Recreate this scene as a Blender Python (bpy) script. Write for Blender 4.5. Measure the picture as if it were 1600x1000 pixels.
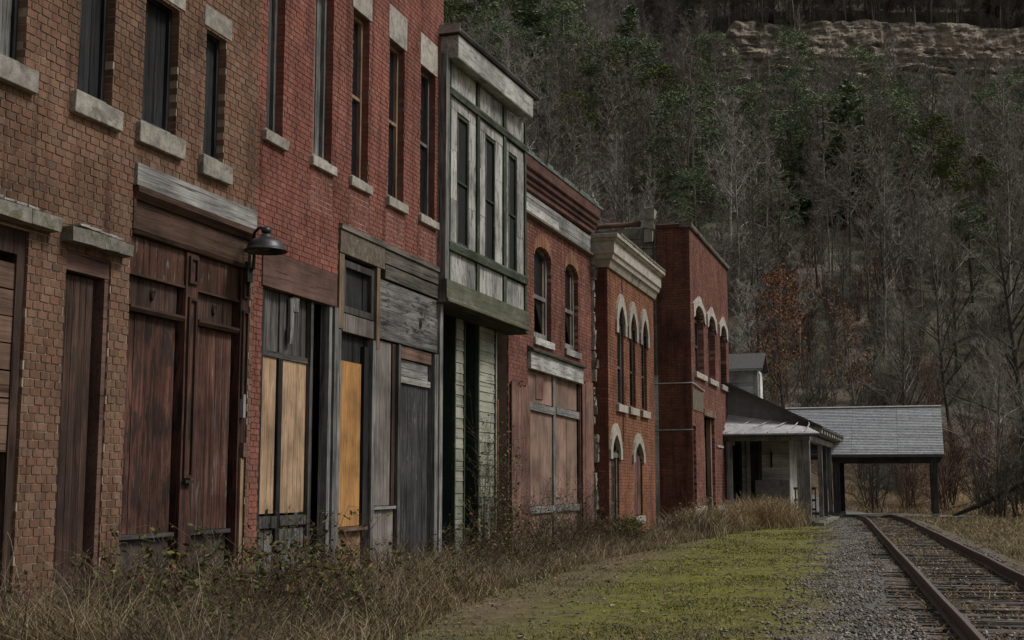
import bpy, math, random
import numpy as np
from mathutils import Vector, noise as mnoise
R = math.radians
sc = bpy.context.scene
for o in list(bpy.data.objects):
    bpy.data.objects.remove(o)

# ------------------------------------------------------------------ camera
PITCH = math.atan(255 / 2000)
YAW = math.atan(631 * math.cos(PITCH) / 2000)
CAM = Vector((6.9, 0.0, 1.5))
cd = bpy.data.cameras.new('camera')
cd.sensor_width = 36.0
cd.lens = 45.0
cd.clip_start = 0.1
cd.clip_end = 3000
cam = bpy.data.objects.new('camera', cd)
sc.collection.objects.link(cam)
cam.location = CAM
cam.rotation_euler = (math.pi / 2 + PITCH, 0, YAW)
sc.camera = cam

# ------------------------------------------------------------------ light
world = bpy.data.worlds.new('World')
sc.world = world
world.use_nodes = True
wn = world.node_tree
bg = wn.nodes['Background']
sky = wn.nodes.new('ShaderNodeTexSky')
sky.sky_type = 'NISHITA'
sky.sun_disc = False
SUN_EL, SUN_AZ = R(52), R(78)          # azimuth clockwise from +Y
sky.sun_elevation = SUN_EL
sky.sun_rotation = SUN_AZ
sky.dust_density = 5.0
sky.ozone_density = 1.0
hsv = wn.nodes.new('ShaderNodeHueSaturation')
hsv.inputs['Saturation'].default_value = 0.18    # overcast: a grey sky
wn.links.new(sky.outputs[0], hsv.inputs['Color'])
wn.links.new(hsv.outputs[0], bg.inputs['Color'])
bg.inputs['Strength'].default_value = 0.05
sl = bpy.data.lights.new('sun', 'SUN')
sl.energy = 1.5
sl.angle = R(15)
sl.color = (1.0, 0.96, 0.9)
sun = bpy.data.objects.new('sun', sl)
sc.collection.objects.link(sun)
sd = Vector((math.sin(SUN_AZ) * math.cos(SUN_EL), math.cos(SUN_AZ) * math.cos(SUN_EL), math.sin(SUN_EL)))
sun.rotation_euler = sd.to_track_quat('Z', 'Y').to_euler()
sun.location = (30, 10, 40)
sc.view_settings.view_transform = 'Standard'
sc.view_settings.look = 'None'
sc.view_settings.gamma = 1.0
sc.view_settings.use_curve_mapping = False
sc.view_settings.exposure = 0.48
sc.cycles.max_bounces = 5
sc.cycles.diffuse_bounces = 3
sc.cycles.transparent_max_bounces = 8

rng = random.Random(7)
nr = np.random.default_rng(11)
COL = sc.collection

# ------------------------------------------------------------------ materials
class NT:
    def __init__(s, name):
        s.m = bpy.data.materials.new(name)
        s.m.use_nodes = True
        s.t = s.m.node_tree
        s.b = s.t.nodes['Principled BSDF']
        s.b.inputs['Specular IOR Level'].default_value = 0.25
    def n(s, ty, **kw):
        x = s.t.nodes.new(ty)
        for k, v in kw.items():
            setattr(x, k, v)
        return x
    def l(s, a, b):
        s.t.links.new(a, b)
    def math(s, op, a, b=None, clamp=False):
        x = s.n('ShaderNodeMath', operation=op, use_clamp=clamp)
        for i, v in enumerate((a, b)):
            if v is None: continue
            if isinstance(v, (int, float)): x.inputs[i].default_value = v
            else: s.l(v, x.inputs[i])
        return x.outputs[0]
    def vmath(s, op, a, b):
        x = s.n('ShaderNodeVectorMath', operation=op)
        for i, v in enumerate((a, b)):
            if isinstance(v, tuple): x.inputs[i].default_value = v
            else: s.l(v, x.inputs[i])
        return x.outputs[0]
    def noise(s, vec, scale, detail=5, rough=0.55, dist=0.0):
        x = s.n('ShaderNodeTexNoise')
        x.inputs['Scale'].default_value = scale
        x.inputs['Detail'].default_value = detail
        x.inputs['Roughness'].default_value = rough
        x.inputs['Distortion'].default_value = dist
        s.l(vec, x.inputs['Vector'])
        return x.outputs['Fac']
    def ramp(s, fac, stops, interp='LINEAR'):
        x = s.n('ShaderNodeValToRGB')
        x.color_ramp.interpolation = interp
        e = x.color_ramp.elements
        while len(e) < len(stops): e.new(0.5)
        for i, (p, c) in enumerate(stops):
            e[i].position = p
            if isinstance(c, (int, float)): c = (c, c, c)
            e[i].color = (*c[:3], 1)
        s.l(fac, x.inputs[0])
        return x.outputs[0]
    def mix(s, fac, a, b, mode='MIX'):
        x = s.n('ShaderNodeMix', data_type='RGBA', blend_type=mode)
        if isinstance(fac, (int, float)): x.inputs[0].default_value = fac
        else: s.l(fac, x.inputs[0])
        for i, v in ((6, a), (7, b)):
            if isinstance(v, tuple): x.inputs[i].default_value = (*v[:3], 1)
            else: s.l(v, x.inputs[i])
        return x.outputs[2]
    def objvec(s, off=37.0):
        tc = s.n('ShaderNodeTexCoord').outputs['Object']
        oi = s.n('ShaderNodeObjectInfo').outputs['Random']
        at = s.n('ShaderNodeAttribute', attribute_name='rnd').outputs['Fac']
        r = s.math('FRACT', s.math('ADD', oi, at))
        o = s.math('MULTIPLY', r, off)
        c = s.n('ShaderNodeCombineXYZ')
        for i in range(3): s.l(o, c.inputs[i])
        return s.vmath('ADD', tc, c.outputs[0]), r
    def pos(s):
        return s.n('ShaderNodeNewGeometry').outputs['Position']
    def bump(s, h, strength=0.5, dist=0.01):
        x = s.n('ShaderNodeBump')
        x.inputs['Strength'].default_value = strength
        x.inputs['Distance'].default_value = dist
        s.l(h, x.inputs['Height'])
        s.l(x.outputs[0], s.b.inputs['Normal'])
    def out(s, col, rough=0.85, spec=0.25):
        if isinstance(col, tuple): s.b.inputs['Base Color'].default_value = (*col[:3], 1)
        else: s.l(col, s.b.inputs['Base Color'])
        if isinstance(rough, (int, float)): s.b.inputs['Roughness'].default_value = rough
        else: s.l(rough, s.b.inputs['Roughness'])
        s.b.inputs['Specular IOR Level'].default_value = spec
        return s.m

def scl(c, k): return tuple(min(1, v * k) for v in c)

def wood(name, base, grain='z', contrast=0.5, peel=None, peel_at=0.55, moss=None, var=0.35, fine=1.0, streak=None, streak_at=0.62):
    t = NT(name)
    v, r = t.objvec()
    st = {'z': (22, 22, 1.1), 'y': (22, 1.1, 22), 'x': (1.1, 22, 22)}[grain]
    gv = t.vmath('MULTIPLY', v, tuple(q * fine for q in st))
    med = t.noise(gv, 0.8, 6, 0.65, 0.8)
    fin = t.noise(t.vmath('MULTIPLY', gv, tuple(3.6 if q > 5 else 2.2 for q in st)), 1.0, 6, 0.7, 0.4)
    g = t.math('ADD', t.math('MULTIPLY', med, 0.5), t.math('MULTIPLY', fin, 0.5))
    col = t.ramp(g, [(0.38, scl(base, 1 - contrast)), (0.5, base), (0.63, scl(base, 1 + contrast))])
    crk = t.noise(t.vmath('MULTIPLY', gv, tuple(2.0 if q > 5 else 0.8 for q in st)), 1.0, 4, 0.6, 0.5)
    col = t.mix(1.0, col, t.ramp(crk, [(0.34, 0.3), (0.42, 1)]), 'MULTIPLY')
    if peel:
        pv = t.vmath('MULTIPLY', v, tuple(max(1.3, q * 0.3) for q in st))
        p = t.noise(pv, 2.2, 9, 0.72, 0.5)
        k = t.ramp(p, [(peel_at - 0.03, 0), (peel_at + 0.03, 1)])
        col = t.mix(k, col, peel)
    if streak:
        sv = t.vmath('MULTIPLY', v, tuple(26.0 if q > 5 else 0.9 for q in st))
        col = t.mix(t.ramp(t.noise(sv, 1.0, 6, 0.7, 0.3), [(streak_at, 0), (streak_at + 0.05, 0.85)]), col, streak)
    big = t.noise(t.pos(), 1.3, 4, 0.6)
    col = t.mix(1.0, col, t.ramp(big, [(0.34, 1 - var * 1.3), (0.6, 1 + var * 0.3)]), 'MULTIPLY')
    col = t.mix(1.0, col, t.ramp(r, [(0, 0.68), (1, 1.12)]), 'MULTIPLY')
    if moss:
        mk = t.noise(t.pos(), 5.0, 6, 0.7)
        col = t.mix(t.ramp(mk, [(0.48, 0), (0.6, 1)]), col, moss)
    t.bump(g, 0.8, 0.006)
    return t.out(col, 0.85, 0.15)

def brick_mat(name, cols, stain=(0.35, 0.3, 0.28), stain_at=0.62, wash=None, white_z=None):
    t = NT(name)
    oi = t.n('ShaderNodeObjectInfo').outputs['Random']
    at = t.n('ShaderNodeAttribute', attribute_name='rnd').outputs['Fac']
    r = t.math('FRACT', t.math('ADD', oi, at))
    n = len(cols)
    col = t.ramp(r, [(i / (n - 1), c) for i, c in enumerate(cols)])
    p = t.pos()
    f = t.noise(p, 55, 5, 0.7)
    col = t.mix(1.0, col, t.ramp(f, [(0.25, 0.68), (0.75, 1.22)]), 'MULTIPLY')
    b = t.noise(p, 0.9, 5, 0.62)
    col = t.mix(1.0, col, t.ramp(b, [(0.32, 0.62), (0.62, 1.12)]), 'MULTIPLY')
    s2 = t.noise(t.vmath('MULTIPLY', p, (1.0, 1.6, 0.45)), 1.1, 6, 0.65)
    col = t.mix(t.ramp(s2, [(stain_at, 0), (stain_at + 0.14, 0.75)]), col, t.mix(1.0, col, stain, 'MULTIPLY'))
    st_ = t.noise(t.vmath('MULTIPLY', p, (5, 5, 0.35)), 1.3, 5, 0.65)
    col = t.mix(1.0, col, t.ramp(st_, [(0.36, 0.6), (0.52, 1.03)]), 'MULTIPLY')
    ef = t.noise(p, 2.7, 7, 0.75)
    col = t.mix(t.ramp(ef, [(0.6, 0), (0.72, 0.3)]), col, (0.3, 0.25, 0.21))
    if wash:
        w = t.noise(t.vmath('MULTIPLY', p, (1, 2.5, 1.0)), 1.7, 6, 0.7)
        col = t.mix(t.ramp(w, [(0.58, 0), (0.74, 0.55)]), col, wash)
    if white_z:
        z = t.n('ShaderNodeSeparateXYZ')
        t.l(p, z.inputs[0])
        zz = t.math('ADD', z.outputs[2], t.math('MULTIPLY', t.noise(p, 6, 4), 0.3))
        k = t.ramp(t.math('SUBTRACT', zz, white_z - 0.3), [(0.12, 0.9), (0.18, 0)])
        col = t.mix(k, col, (0.42, 0.42, 0.42))
    t.bump(f, 0.55, 0.004)
    return t.out(col, 0.9, 0.15)

def plain(name, base, scale=8, var=0.35, rough=0.85, spec=0.25, bump=0.3, second=None, at=0.55, metal=0, perobj=0.15):
    t = NT(name)
    p = t.pos()
    g = t.noise(p, scale, 7, 0.65)
    col = t.ramp(g, [(0.28, scl(base, 1 - var)), (0.72, scl(base, 1 + var))])
    if second:
        q = t.noise(p, scale * 0.35, 7, 0.7, 0.5)
        col = t.mix(t.ramp(q, [(at - 0.05, 0), (at + 0.06, 1)]), col, second)
    oi = t.n('ShaderNodeObjectInfo').outputs['Random']
    at_ = t.n('ShaderNodeAttribute', attribute_name='rnd').outputs['Fac']
    r = t.math('FRACT', t.math('ADD', oi, at_))
    col = t.mix(1.0, col, t.ramp(r, [(0, 1 - perobj), (1, 1 + perobj)]), 'MULTIPLY')
    t.b.inputs['Metallic'].default_value = metal
    if bump: t.bump(t.noise(p, scale * 4, 6, 0.7), bump, 0.01)
    return t.out(col, rough, spec)

def rndmat(name, stops, rough=0.85, spec=0.15, trans=0.0, big=None):
    """colour picked per piece (face attribute / object random)"""
    t = NT(name)
    oi = t.n('ShaderNodeObjectInfo').outputs['Random']
    at = t.n('ShaderNodeAttribute', attribute_name='rnd').outputs['Fac']
    r = t.math('FRACT', t.math('ADD', oi, at))
    col = t.ramp(r, stops)
    if big:
        b = t.noise(t.pos(), big, 4, 0.6)
        col = t.mix(1.0, col, t.ramp(b, [(0.3, 0.6), (0.7, 1.25)]), 'MULTIPLY')
    return t.out(col, rough, spec)

M = {}
# brick
M['brick_tan'] = brick_mat('brick_tan', [(0.15, 0.088, 0.06), (0.19, 0.108, 0.071), (0.21, 0.123, 0.082), (0.185, 0.094, 0.06), (0.225, 0.14, 0.098), (0.14, 0.088, 0.064)], wash=(0.31, 0.22, 0.15), white_z=0.72, stain=(0.5, 0.42, 0.45), stain_at=0.6)
M['brick_red'] = brick_mat('brick_red', [(0.215, 0.08, 0.06), (0.265, 0.1, 0.073), (0.24, 0.098, 0.075), (0.2, 0.085, 0.067), (0.28, 0.125, 0.095)], stain=(0.62, 0.55, 0.55), stain_at=0.6, wash=(0.28, 0.13, 0.11))
M['brick_rose'] = brick_mat('brick_rose', [(0.18, 0.075, 0.056), (0.225, 0.095, 0.07), (0.15, 0.065, 0.053), (0.25, 0.115, 0.086)], stain=(0.5, 0.45, 0.45), stain_at=0.58)
M['brick_orange'] = brick_mat('brick_orange', [(0.235, 0.1, 0.058), (0.275, 0.122, 0.07), (0.205, 0.088, 0.054), (0.26, 0.128, 0.082)], stain=(0.6, 0.55, 0.5), stain_at=0.62)
M['brick_arch'] = brick_mat('brick_arch', [(0.24, 0.115, 0.066), (0.3, 0.15, 0.085), (0.21, 0.095, 0.06)], stain_at=0.7)
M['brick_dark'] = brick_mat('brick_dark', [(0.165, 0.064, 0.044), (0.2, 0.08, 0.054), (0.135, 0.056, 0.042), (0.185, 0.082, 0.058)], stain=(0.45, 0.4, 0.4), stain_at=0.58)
M['brick_crimson'] = brick_mat('brick_crimson', [(0.185, 0.08, 0.058), (0.225, 0.1, 0.073), (0.155, 0.068, 0.052), (0.245, 0.125, 0.097)], stain=(0.45, 0.42, 0.42), stain_at=0.56, wash=(0.3, 0.15, 0.13))
M['brick_white'] = brick_mat('brick_white', [(0.42, 0.41, 0.4), (0.5, 0.49, 0.47), (0.36, 0.35, 0.34)])
M['mortar_tan'] = plain('mortar_tan', (0.36, 0.28, 0.21), 6, 0.35)
M['mortar_red'] = plain('mortar_red', (0.17, 0.10, 0.085), 3, 0.5)
M['mortar_pale'] = plain('mortar_pale', (0.36, 0.27, 0.24), 8, 0.4)
M['mortar_orange'] = plain('mortar_orange', (0.13, 0.06, 0.04), 4, 0.4)
M['mortar_rose'] = plain('mortar_rose', (0.3, 0.2, 0.17), 4, 0.4)
M['mortar_dark'] = plain('mortar_dark', (0.1, 0.055, 0.045), 4, 0.4)
M['mortar_crimson'] = plain('mortar_crimson', (0.3, 0.17, 0.15), 4, 0.4)
# stone
M['stone'] = plain('stone_trim', (0.3, 0.278, 0.242), 11, 0.4, bump=0.8, second=(0.15, 0.138, 0.12), at=0.54)
M['stone_pale'] = plain('stone_pale', (0.36, 0.33, 0.29), 11, 0.35, bump=0.6, second=(0.2, 0.178, 0.155), at=0.56)
M['limestone'] = plain('limestone', (0.33, 0.305, 0.26), 7, 0.3, bump=0.4, second=(0.18, 0.165, 0.14), at=0.58)
M['rubble'] = plain('rubble_stone', (0.24, 0.22, 0.19), 5, 0.4, bump=0.8, second=(0.13, 0.12, 0.1), at=0.55, perobj=0.4)
M['rubble_wall'] = plain('rubble_wall', (0.2, 0.185, 0.15), 4, 0.4, bump=0.8, second=(0.1, 0.1, 0.075), at=0.55)
M['mossy_ledge'] = plain('mossy_ledge', (0.2, 0.185, 0.16), 14, 0.45, bump=0.9, second=(0.105, 0.105, 0.055), at=0.56)
M['concrete'] = plain('concrete', (0.27, 0.26, 0.245), 5, 0.3, bump=0.5, second=(0.15, 0.145, 0.13), at=0.56)
M['kick'] = plain('stained_panel', (0.055, 0.046, 0.038), 6, 0.5, bump=0.5, second=(0.09, 0.082, 0.072), at=0.6)
# wood
M['w_grey'] = wood('weathered_grey_wood', (0.2, 0.196, 0.188), 'z', 0.75, streak=(0.06, 0.056, 0.052), streak_at=0.57)
M['w_grey_h'] = wood('weathered_grey_wood_flat', (0.25, 0.245, 0.235), 'y', 0.6)
M['w_char'] = wood('blackened_wood', (0.03, 0.03, 0.032), 'z', 0.8)
M['w_char_h'] = wood('blackened_wood_flat', (0.075, 0.07, 0.066), 'y', 0.7)
M['w_dark'] = wood('dark_grey_wood', (0.09, 0.085, 0.08), 'z', 0.85)
M['w_door'] = wood('sooty_door_planks', (0.06, 0.058, 0.057), 'z', 0.95, streak=(0.2, 0.195, 0.19), streak_at=0.62, peel=(0.15, 0.147, 0.145), peel_at=0.6)
M['w_darkh'] = wood('dark_grey_wood_flat', (0.125, 0.11, 0.095), 'y', 0.75)
M['w_brown'] = wood('dark_brown_paint', (0.072, 0.043, 0.033), 'z', 0.75, streak=(0.12, 0.105, 0.098), streak_at=0.66, peel=(0.05, 0.036, 0.03), peel_at=0.55)
M['w_brownh'] = wood('dark_brown_paint_flat', (0.098, 0.058, 0.042), 'y', 0.5, peel=(0.06, 0.045, 0.038), peel_at=0.58)
M['w_peel'] = wood('peeling_red_brown_paint', (0.09, 0.043, 0.03), 'z', 0.55, peel=(0.17, 0.165, 0.165), peel_at=0.595)
M['w_red'] = wood('red_brown_boards', (0.1, 0.046, 0.034), 'z', 0.75, peel=(0.036, 0.026, 0.023), peel_at=0.52, streak=(0.15, 0.135, 0.125), streak_at=0.66)
M['w_redworn'] = wood('red_brown_boards_worn', (0.095, 0.046, 0.035), 'z', 0.75, streak=(0.21, 0.2, 0.2), streak_at=0.58, peel=(0.2, 0.19, 0.19), peel_at=0.62)
M['w_plankbrown'] = wood('brown_planks', (0.17, 0.107, 0.078), 'y', 0.4, fine=0.7)
M['w_fascia'] = wood('brown_fascia', (0.155, 0.092, 0.074), 'y', 0.3)
M['w_tan'] = wood('tan_plywood', (0.42, 0.285, 0.18), 'z', 0.38, var=0.35, peel=(0.3, 0.2, 0.125), peel_at=0.58, streak=(0.2, 0.13, 0.085), streak_at=0.58)
M['w_orange'] = wood('orange_plywood', (0.42, 0.22, 0.08), 'z', 0.32, var=0.35, peel=(0.3, 0.165, 0.075), peel_at=0.58, streak=(0.22, 0.125, 0.065), streak_at=0.59)
M['w_osb'] = plain('strand_board', (0.27, 0.155, 0.085), 22, 0.5, second=(0.17, 0.1, 0.06), at=0.5)
M['w_greypink'] = wood('grey_plywood', (0.235, 0.205, 0.19), 'z', 0.5, streak=(0.12, 0.1, 0.09), streak_at=0.57)
M['w_pink'] = wood('faded_pink_plywood', (0.29, 0.19, 0.15), 'z', 0.4, streak=(0.12, 0.08, 0.065), streak_at=0.59, peel=(0.15, 0.095, 0.075), peel_at=0.66)
M['w_pinkdark'] = wood('red_stained_planks', (0.21, 0.125, 0.1), 'z', 0.5, peel=(0.16, 0.06, 0.045), peel_at=0.56)
M['w_swirl'] = wood('swirling_weathered_plywood', (0.17, 0.165, 0.155), 'y', 0.85, fine=0.55, peel=(0.05, 0.047, 0.045), peel_at=0.56)
M['w_speck'] = plain('speckled_header', (0.13, 0.105, 0.08), 18, 0.6, second=(0.22, 0.2, 0.17), at=0.6)
M['w_redgrey'] = wood('rust_board', (0.2, 0.125, 0.095), 'y', 0.5)
M['w_tanframe'] = wood('tan_frame', (0.27, 0.19, 0.13), 'z', 0.5)
M['p_white'] = wood('peeling_white_paint', (0.4, 0.395, 0.375), 'z', 0.35, streak=(0.17, 0.16, 0.145), streak_at=0.57, peel=(0.13, 0.12, 0.11), peel_at=0.565, var=0.4)
M['p_whiteh'] = wood('peeling_white_trim', (0.44, 0.435, 0.41), 'y', 0.25, peel=(0.24, 0.225, 0.2), peel_at=0.56)
M['p_soffit'] = wood('soffit_boards', (0.34, 0.32, 0.285), 'y', 0.25)
M['p_green'] = wood('old_green_paint', (0.06, 0.072, 0.052), 'y', 0.4, peel=(0.17, 0.17, 0.15), peel_at=0.6)
M['p_greenv'] = wood('old_green_paint_upright', (0.052, 0.065, 0.045), 'z', 0.4, peel=(0.19, 0.19, 0.17), peel_at=0.6)
M['p_mossy'] = wood('mossy_green_beam', (0.17, 0.172, 0.13), 'y', 0.5, moss=(0.095, 0.105, 0.06))
M['p_dkgreen'] = plain('dark_green_paint_and_void', (0.018, 0.032, 0.026), 6, 0.4, rough=0.6)  # pier and jamb paint; also colours the shaded voids of the shopfront
M['p_clap'] = wood('pale_green_clapboard', (0.3, 0.305, 0.245), 'y', 0.15, peel=(0.25, 0.24, 0.2), peel_at=0.62)
M['p_redoxide'] = wood('red_oxide_trim', (0.105, 0.052, 0.043), 'y', 0.45, peel=(0.09, 0.05, 0.045), peel_at=0.56)
M['p_orange'] = wood('faded_orange_trim', (0.36, 0.15, 0.08), 'z', 0.3)
M['p_depot'] = wood('dirty_white_clapboard', (0.55, 0.54, 0.49), 'x', 0.25, peel=(0.3, 0.285, 0.25), peel_at=0.6)
M['p_dormer'] = wood('worn_white_siding', (0.7, 0.69, 0.66), 'x', 0.2, peel=(0.45, 0.43, 0.4), peel_at=0.62)
M['w_post'] = wood('silver_grey_post', (0.28, 0.275, 0.27), 'z', 0.6)
M['w_postdk'] = wood('dark_post', (0.075, 0.07, 0.066), 'z', 0.6)
M['w_tie'] = wood('old_tie_wood', (0.17, 0.155, 0.14), 'x', 0.75, peel=(0.07, 0.06, 0.05), peel_at=0.6)
# others
M['black'] = plain('unlit_interior_black', (0.012, 0.012, 0.013), 3, 0.3, bump=0)  # near-black colour standing in for the shade of unlit rooms
M['glass'] = plain('dirty_dark_glass', (0.012, 0.013, 0.015), 12, 0.6, rough=0.35, spec=0.16, bump=0.1)
M['glass_grey'] = plain('dusty_glass', (0.06, 0.063, 0.068), 6, 0.6, rough=0.4, spec=0.25, bump=0.1)
M['iron'] = plain('black_enamel', (0.02, 0.02, 0.022), 14, 0.5, rough=0.42, spec=0.5, bump=0.1, second=(0.06, 0.055, 0.05), at=0.66)
M['rail'] = plain('rusty_rail', (0.085, 0.06, 0.05), 20, 0.4, rough=0.55, spec=0.4, second=(0.13, 0.08, 0.055), at=0.58)
M['rail_top'] = plain('worn_rail_head', (0.16, 0.14, 0.13), 20, 0.3, rough=0.4, spec=0.5)
M['metal_roof'] = plain('old_white_metal_roof', (0.4, 0.4, 0.41), 5, 0.25, rough=0.55, bump=0.3, second=(0.28, 0.28, 0.285), at=0.55)
M['roof_grey'] = plain('silvered_roof_courses', (0.33, 0.34, 0.358), 9, 0.4, rough=0.7, bump=0.4, second=(0.42, 0.43, 0.44), at=0.6, perobj=0.15)
M['tar'] = plain('tar_paper', (0.16, 0.164, 0.172), 4, 0.3, rough=0.7, bump=0.3, second=(0.2, 0.204, 0.212), at=0.58)
M['shingle'] = plain('grey_shingle', (0.085, 0.084, 0.08), 12, 0.4, perobj=0.3)
M['copper'] = plain('green_copper', (0.11, 0.135, 0.12), 8, 0.4)
M['flash'] = plain('old_flashing', (0.3, 0.28, 0.27), 8, 0.4, rough=0.45)
M['pipe'] = plain('grey_pipe', (0.33, 0.31, 0.31), 8, 0.3, rough=0.5)
M['hole'] = plain('knot_hole_dark', (0.008, 0.008, 0.008), 3, 0.1, bump=0)

# ------------------------------------------------------------------ mesh builder
ORG = [0.0, 0.0]      # facade coordinates may be given in street metres; the thing's base is taken off here
class MB:
    def __init__(s, xf=None):
        s.v = []; s.f = []; s.r = []; s.xf = xf
    def add(s, vs, fs, r=None):
        o = len(s.v)
        if s.xf: vs = [s.xf(*p) for p in vs]
        s.v.extend(vs)
        if r is None: r = 0.0
        for f in fs:
            s.f.append(tuple(i + o for i in f)); s.r.append(r)
    def box(s, x0, x1, y0, y1, z0, z1, r=None, back=True, dz=0.0, dx=0.0):
        """dz lifts the far (y1) end, dx pushes it outwards"""
        vs = [(x0, y0, z0), (x1, y0, z0), (x1 + dx, y1, z0 + dz), (x0 + dx, y1, z0 + dz),
              (x0, y0, z1), (x1, y0, z1), (x1 + dx, y1, z1 + dz), (x0 + dx, y1, z1 + dz)]
        fs = [(0, 3, 2, 1), (4, 5, 6, 7), (0, 1, 5, 4), (1, 2, 6, 5), (2, 3, 7, 6)]
        if back: fs.append((0, 4, 7, 3))
        s.add(vs, fs, r)
    def rough_box(s, x0, x1, y0, y1, z0, z1, j, r=None):
        q = lambda: rng.uniform(-j, j)
        vs = [(x + q(), y + q(), z + q()) for z in (z0, z1) for x, y in ((x0, y0), (x1, y0), (x1, y1), (x0, y1))]
        s.add(vs, [(0, 3, 2, 1), (4, 5, 6, 7), (0, 1, 5, 4), (1, 2, 6, 5), (2, 3, 7, 6), (3, 0, 4, 7)], r)
    def prism(s, prof, a0, a1, axis='y', r=None, dz=0.0):
        """prof: (out, z) ring counter-clockwise, swept along the y (or x) axis"""
        n = len(prof)
        if axis == 'y':
            vs = [(p, a0, z) for p, z in prof] + [(p, a1, z + dz) for p, z in prof]
        else:
            vs = [(a0, p, z) for p, z in prof] + [(a1, p, z + dz) for p, z in prof]
        fs = [(i, (i + 1) % n, (i + 1) % n + n, i + n) for i in range(n)]
        fs += [tuple(range(n - 1, -1, -1)), tuple(range(n, 2 * n))]
        s.add(vs, fs, r)
    def tube(s, pts, rad, n=6, r=None, cap=True):
        pts = [Vector(p) for p in pts]
        if isinstance(rad, (int, float)): rad = [rad] * len(pts)
        vs = []; fs = []
        up0 = None
        for i, p in enumerate(pts):
            d = (pts[min(i + 1, len(pts) - 1)] - pts[max(i - 1, 0)])
            if d.length < 1e-9: d = Vector((0, 0, 1))
            d.normalize()
            if up0 is None: up0 = d.orthogonal().normalized()
            a = (up0 - d * up0.dot(d))
            if a.length < 1e-6: a = d.orthogonal()
            a.normalize(); b = d.cross(a); up0 = a
            for k in range(n):
                w = 2 * math.pi * k / n
                q = p + (a * math.cos(w) + b * math.sin(w)) * rad[i]
                vs.append((q.x, q.y, q.z))
        for i in range(len(pts) - 1):
            for k in range(n):
                k2 = (k + 1) % n
                fs.append((i * n + k, i * n + k2, (i + 1) * n + k2, (i + 1) * n + k))
        if cap:
            fs.append(tuple(range(n - 1, -1, -1)))
            fs.append(tuple(range((len(pts) - 1) * n, len(pts) * n)))
        s.add(vs, fs, r)
    def lathe(s, prof, n=24, c=(0, 0, 0), r=None):
        vs = []; fs = []
        for rr, z in prof:
            for k in range(n):
                w = 2 * math.pi * k / n
                vs.append((c[0] + rr * math.cos(w), c[1] + rr * math.sin(w), c[2] + z))
        m = len(prof)
        for i in range(m - 1):
            for k in range(n):
                k2 = (k + 1) % n
                fs.append((i * n + k, i * n + k2, (i + 1) * n + k2, (i + 1) * n + k))
        s.add(vs, fs, r)
    def mesh(s, name, smooth=False):
        me = bpy.data.meshes.new(name)
        if ORG[1] or ORG[0]: s.v = [(x - ORG[0], y - ORG[1], z) for x, y, z in s.v]
        me.from_pydata(s.v, [], s.f)
        if any(s.r):
            a = me.attributes.new('rnd', 'FLOAT', 'FACE')
            a.data.foreach_set('value', s.r)
        if smooth: me.polygons.foreach_set('use_smooth', [True] * len(me.polygons))
        return me
    def build(s, name, mat, parent=None, smooth=False, bevel=0):
        me = s.mesh(name, smooth)
        return link(name, me, mat, parent, bevel)

def link(name, me, mat, parent=None, bevel=0):
    if mat is not None and not me.materials: me.materials.append(M[mat] if isinstance(mat, str) else mat)
    o = bpy.data.objects.new(name, me)
    COL.objects.link(o)
    if parent is not None: o.parent = parent
    if bevel:
        b = o.modifiers.new('bevel', 'BEVEL'); b.width = bevel; b.segments = 2; b.limit_method = 'ANGLE'
    return o

def tag(o, label, cat, group=None):
    o['label'] = label; o['category'] = cat
    if group: o['group'] = group
    return o

def thing(name, label, cat, loc=(0, 0, 0), rz=0, group=None):
    o = bpy.data.objects.new(name, None)
    COL.objects.link(o)
    o.location = loc; o.rotation_euler = (0, 0, rz)
    o.empty_display_size = 0.3
    return tag(o, label, cat, group)

def structure(o):
    o['kind'] = 'structure'; return o
def stuff(o):
    o['kind'] = 'stuff'; return o

def dup(root, loc, rz, scale=1.0, label=None):
    r = root.copy(); COL.objects.link(r)
    r.location = loc; r.rotation_euler = (0, 0, rz)
    r.scale = scale if isinstance(scale, tuple) else (scale,) * 3
    if label: r['label'] = label
    for ch in root.children:
        c = ch.copy(); COL.objects.link(c); c.parent = r
        for g in ch.children:
            d = g.copy(); COL.objects.link(d); d.parent = c
    return r

# ------------------------------------------------------------------ wall tools
def rect(ya, yb, za, zb):
    f = lambda z: (ya, yb) if za < z < zb else None
    f.bounds = (ya, yb, za, zb); f.zs = [za, zb]
    return f
def arch(ya, yb, za, zs, rise, pointed=False):
    c = (ya + yb) / 2; h = (yb - ya) / 2
    def f(z):
        if z <= za or z >= zs + rise: return None
        if z <= zs: return (ya, yb)
        t = (z - zs) / rise
        w = h * (1 - t ** (1.4 if pointed else 2)) if pointed else h * math.sqrt(max(0, 1 - t * t))
        return (c - w, c + w)
    f.bounds = (ya, yb, za, zs + rise)
    f.zs = [za, zs] + [zs + rise * k / 6 for k in range(1, 7)]
    return f

def spans(y0, y1, ops, z):
    out = [(y0, y1, False, False)]
    for op in ops:
        q = op(z)
        if not q: continue
        a, b = q; nxt = []
        for s0, s1, e0, e1 in out:
            if b <= s0 or a >= s1: nxt.append((s0, s1, e0, e1)); continue
            if a > s0: nxt.append((s0, a, e0, True))
            if b < s1: nxt.append((b, s1, True, e1))
        out = nxt
    return out

def in_view(p, m=0.0):
    v = Vector(p) - CAM
    f = Vector((-math.sin(YAW) * math.cos(PITCH), math.cos(YAW) * math.cos(PITCH), math.sin(PITCH)))
    rt = Vector((math.cos(YAW), math.sin(YAW), 0)); up = rt.cross(f)
    Z = v.dot(f)
    if Z < 0.5: return None
    x = 800 + 2000 * v.dot(rt) / Z; y = 500 - 2000 * v.dot(up) / Z
    if -m <= x <= 1600 + m and -m <= y <= 1000 + m: return x, y, Z
    return None

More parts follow.
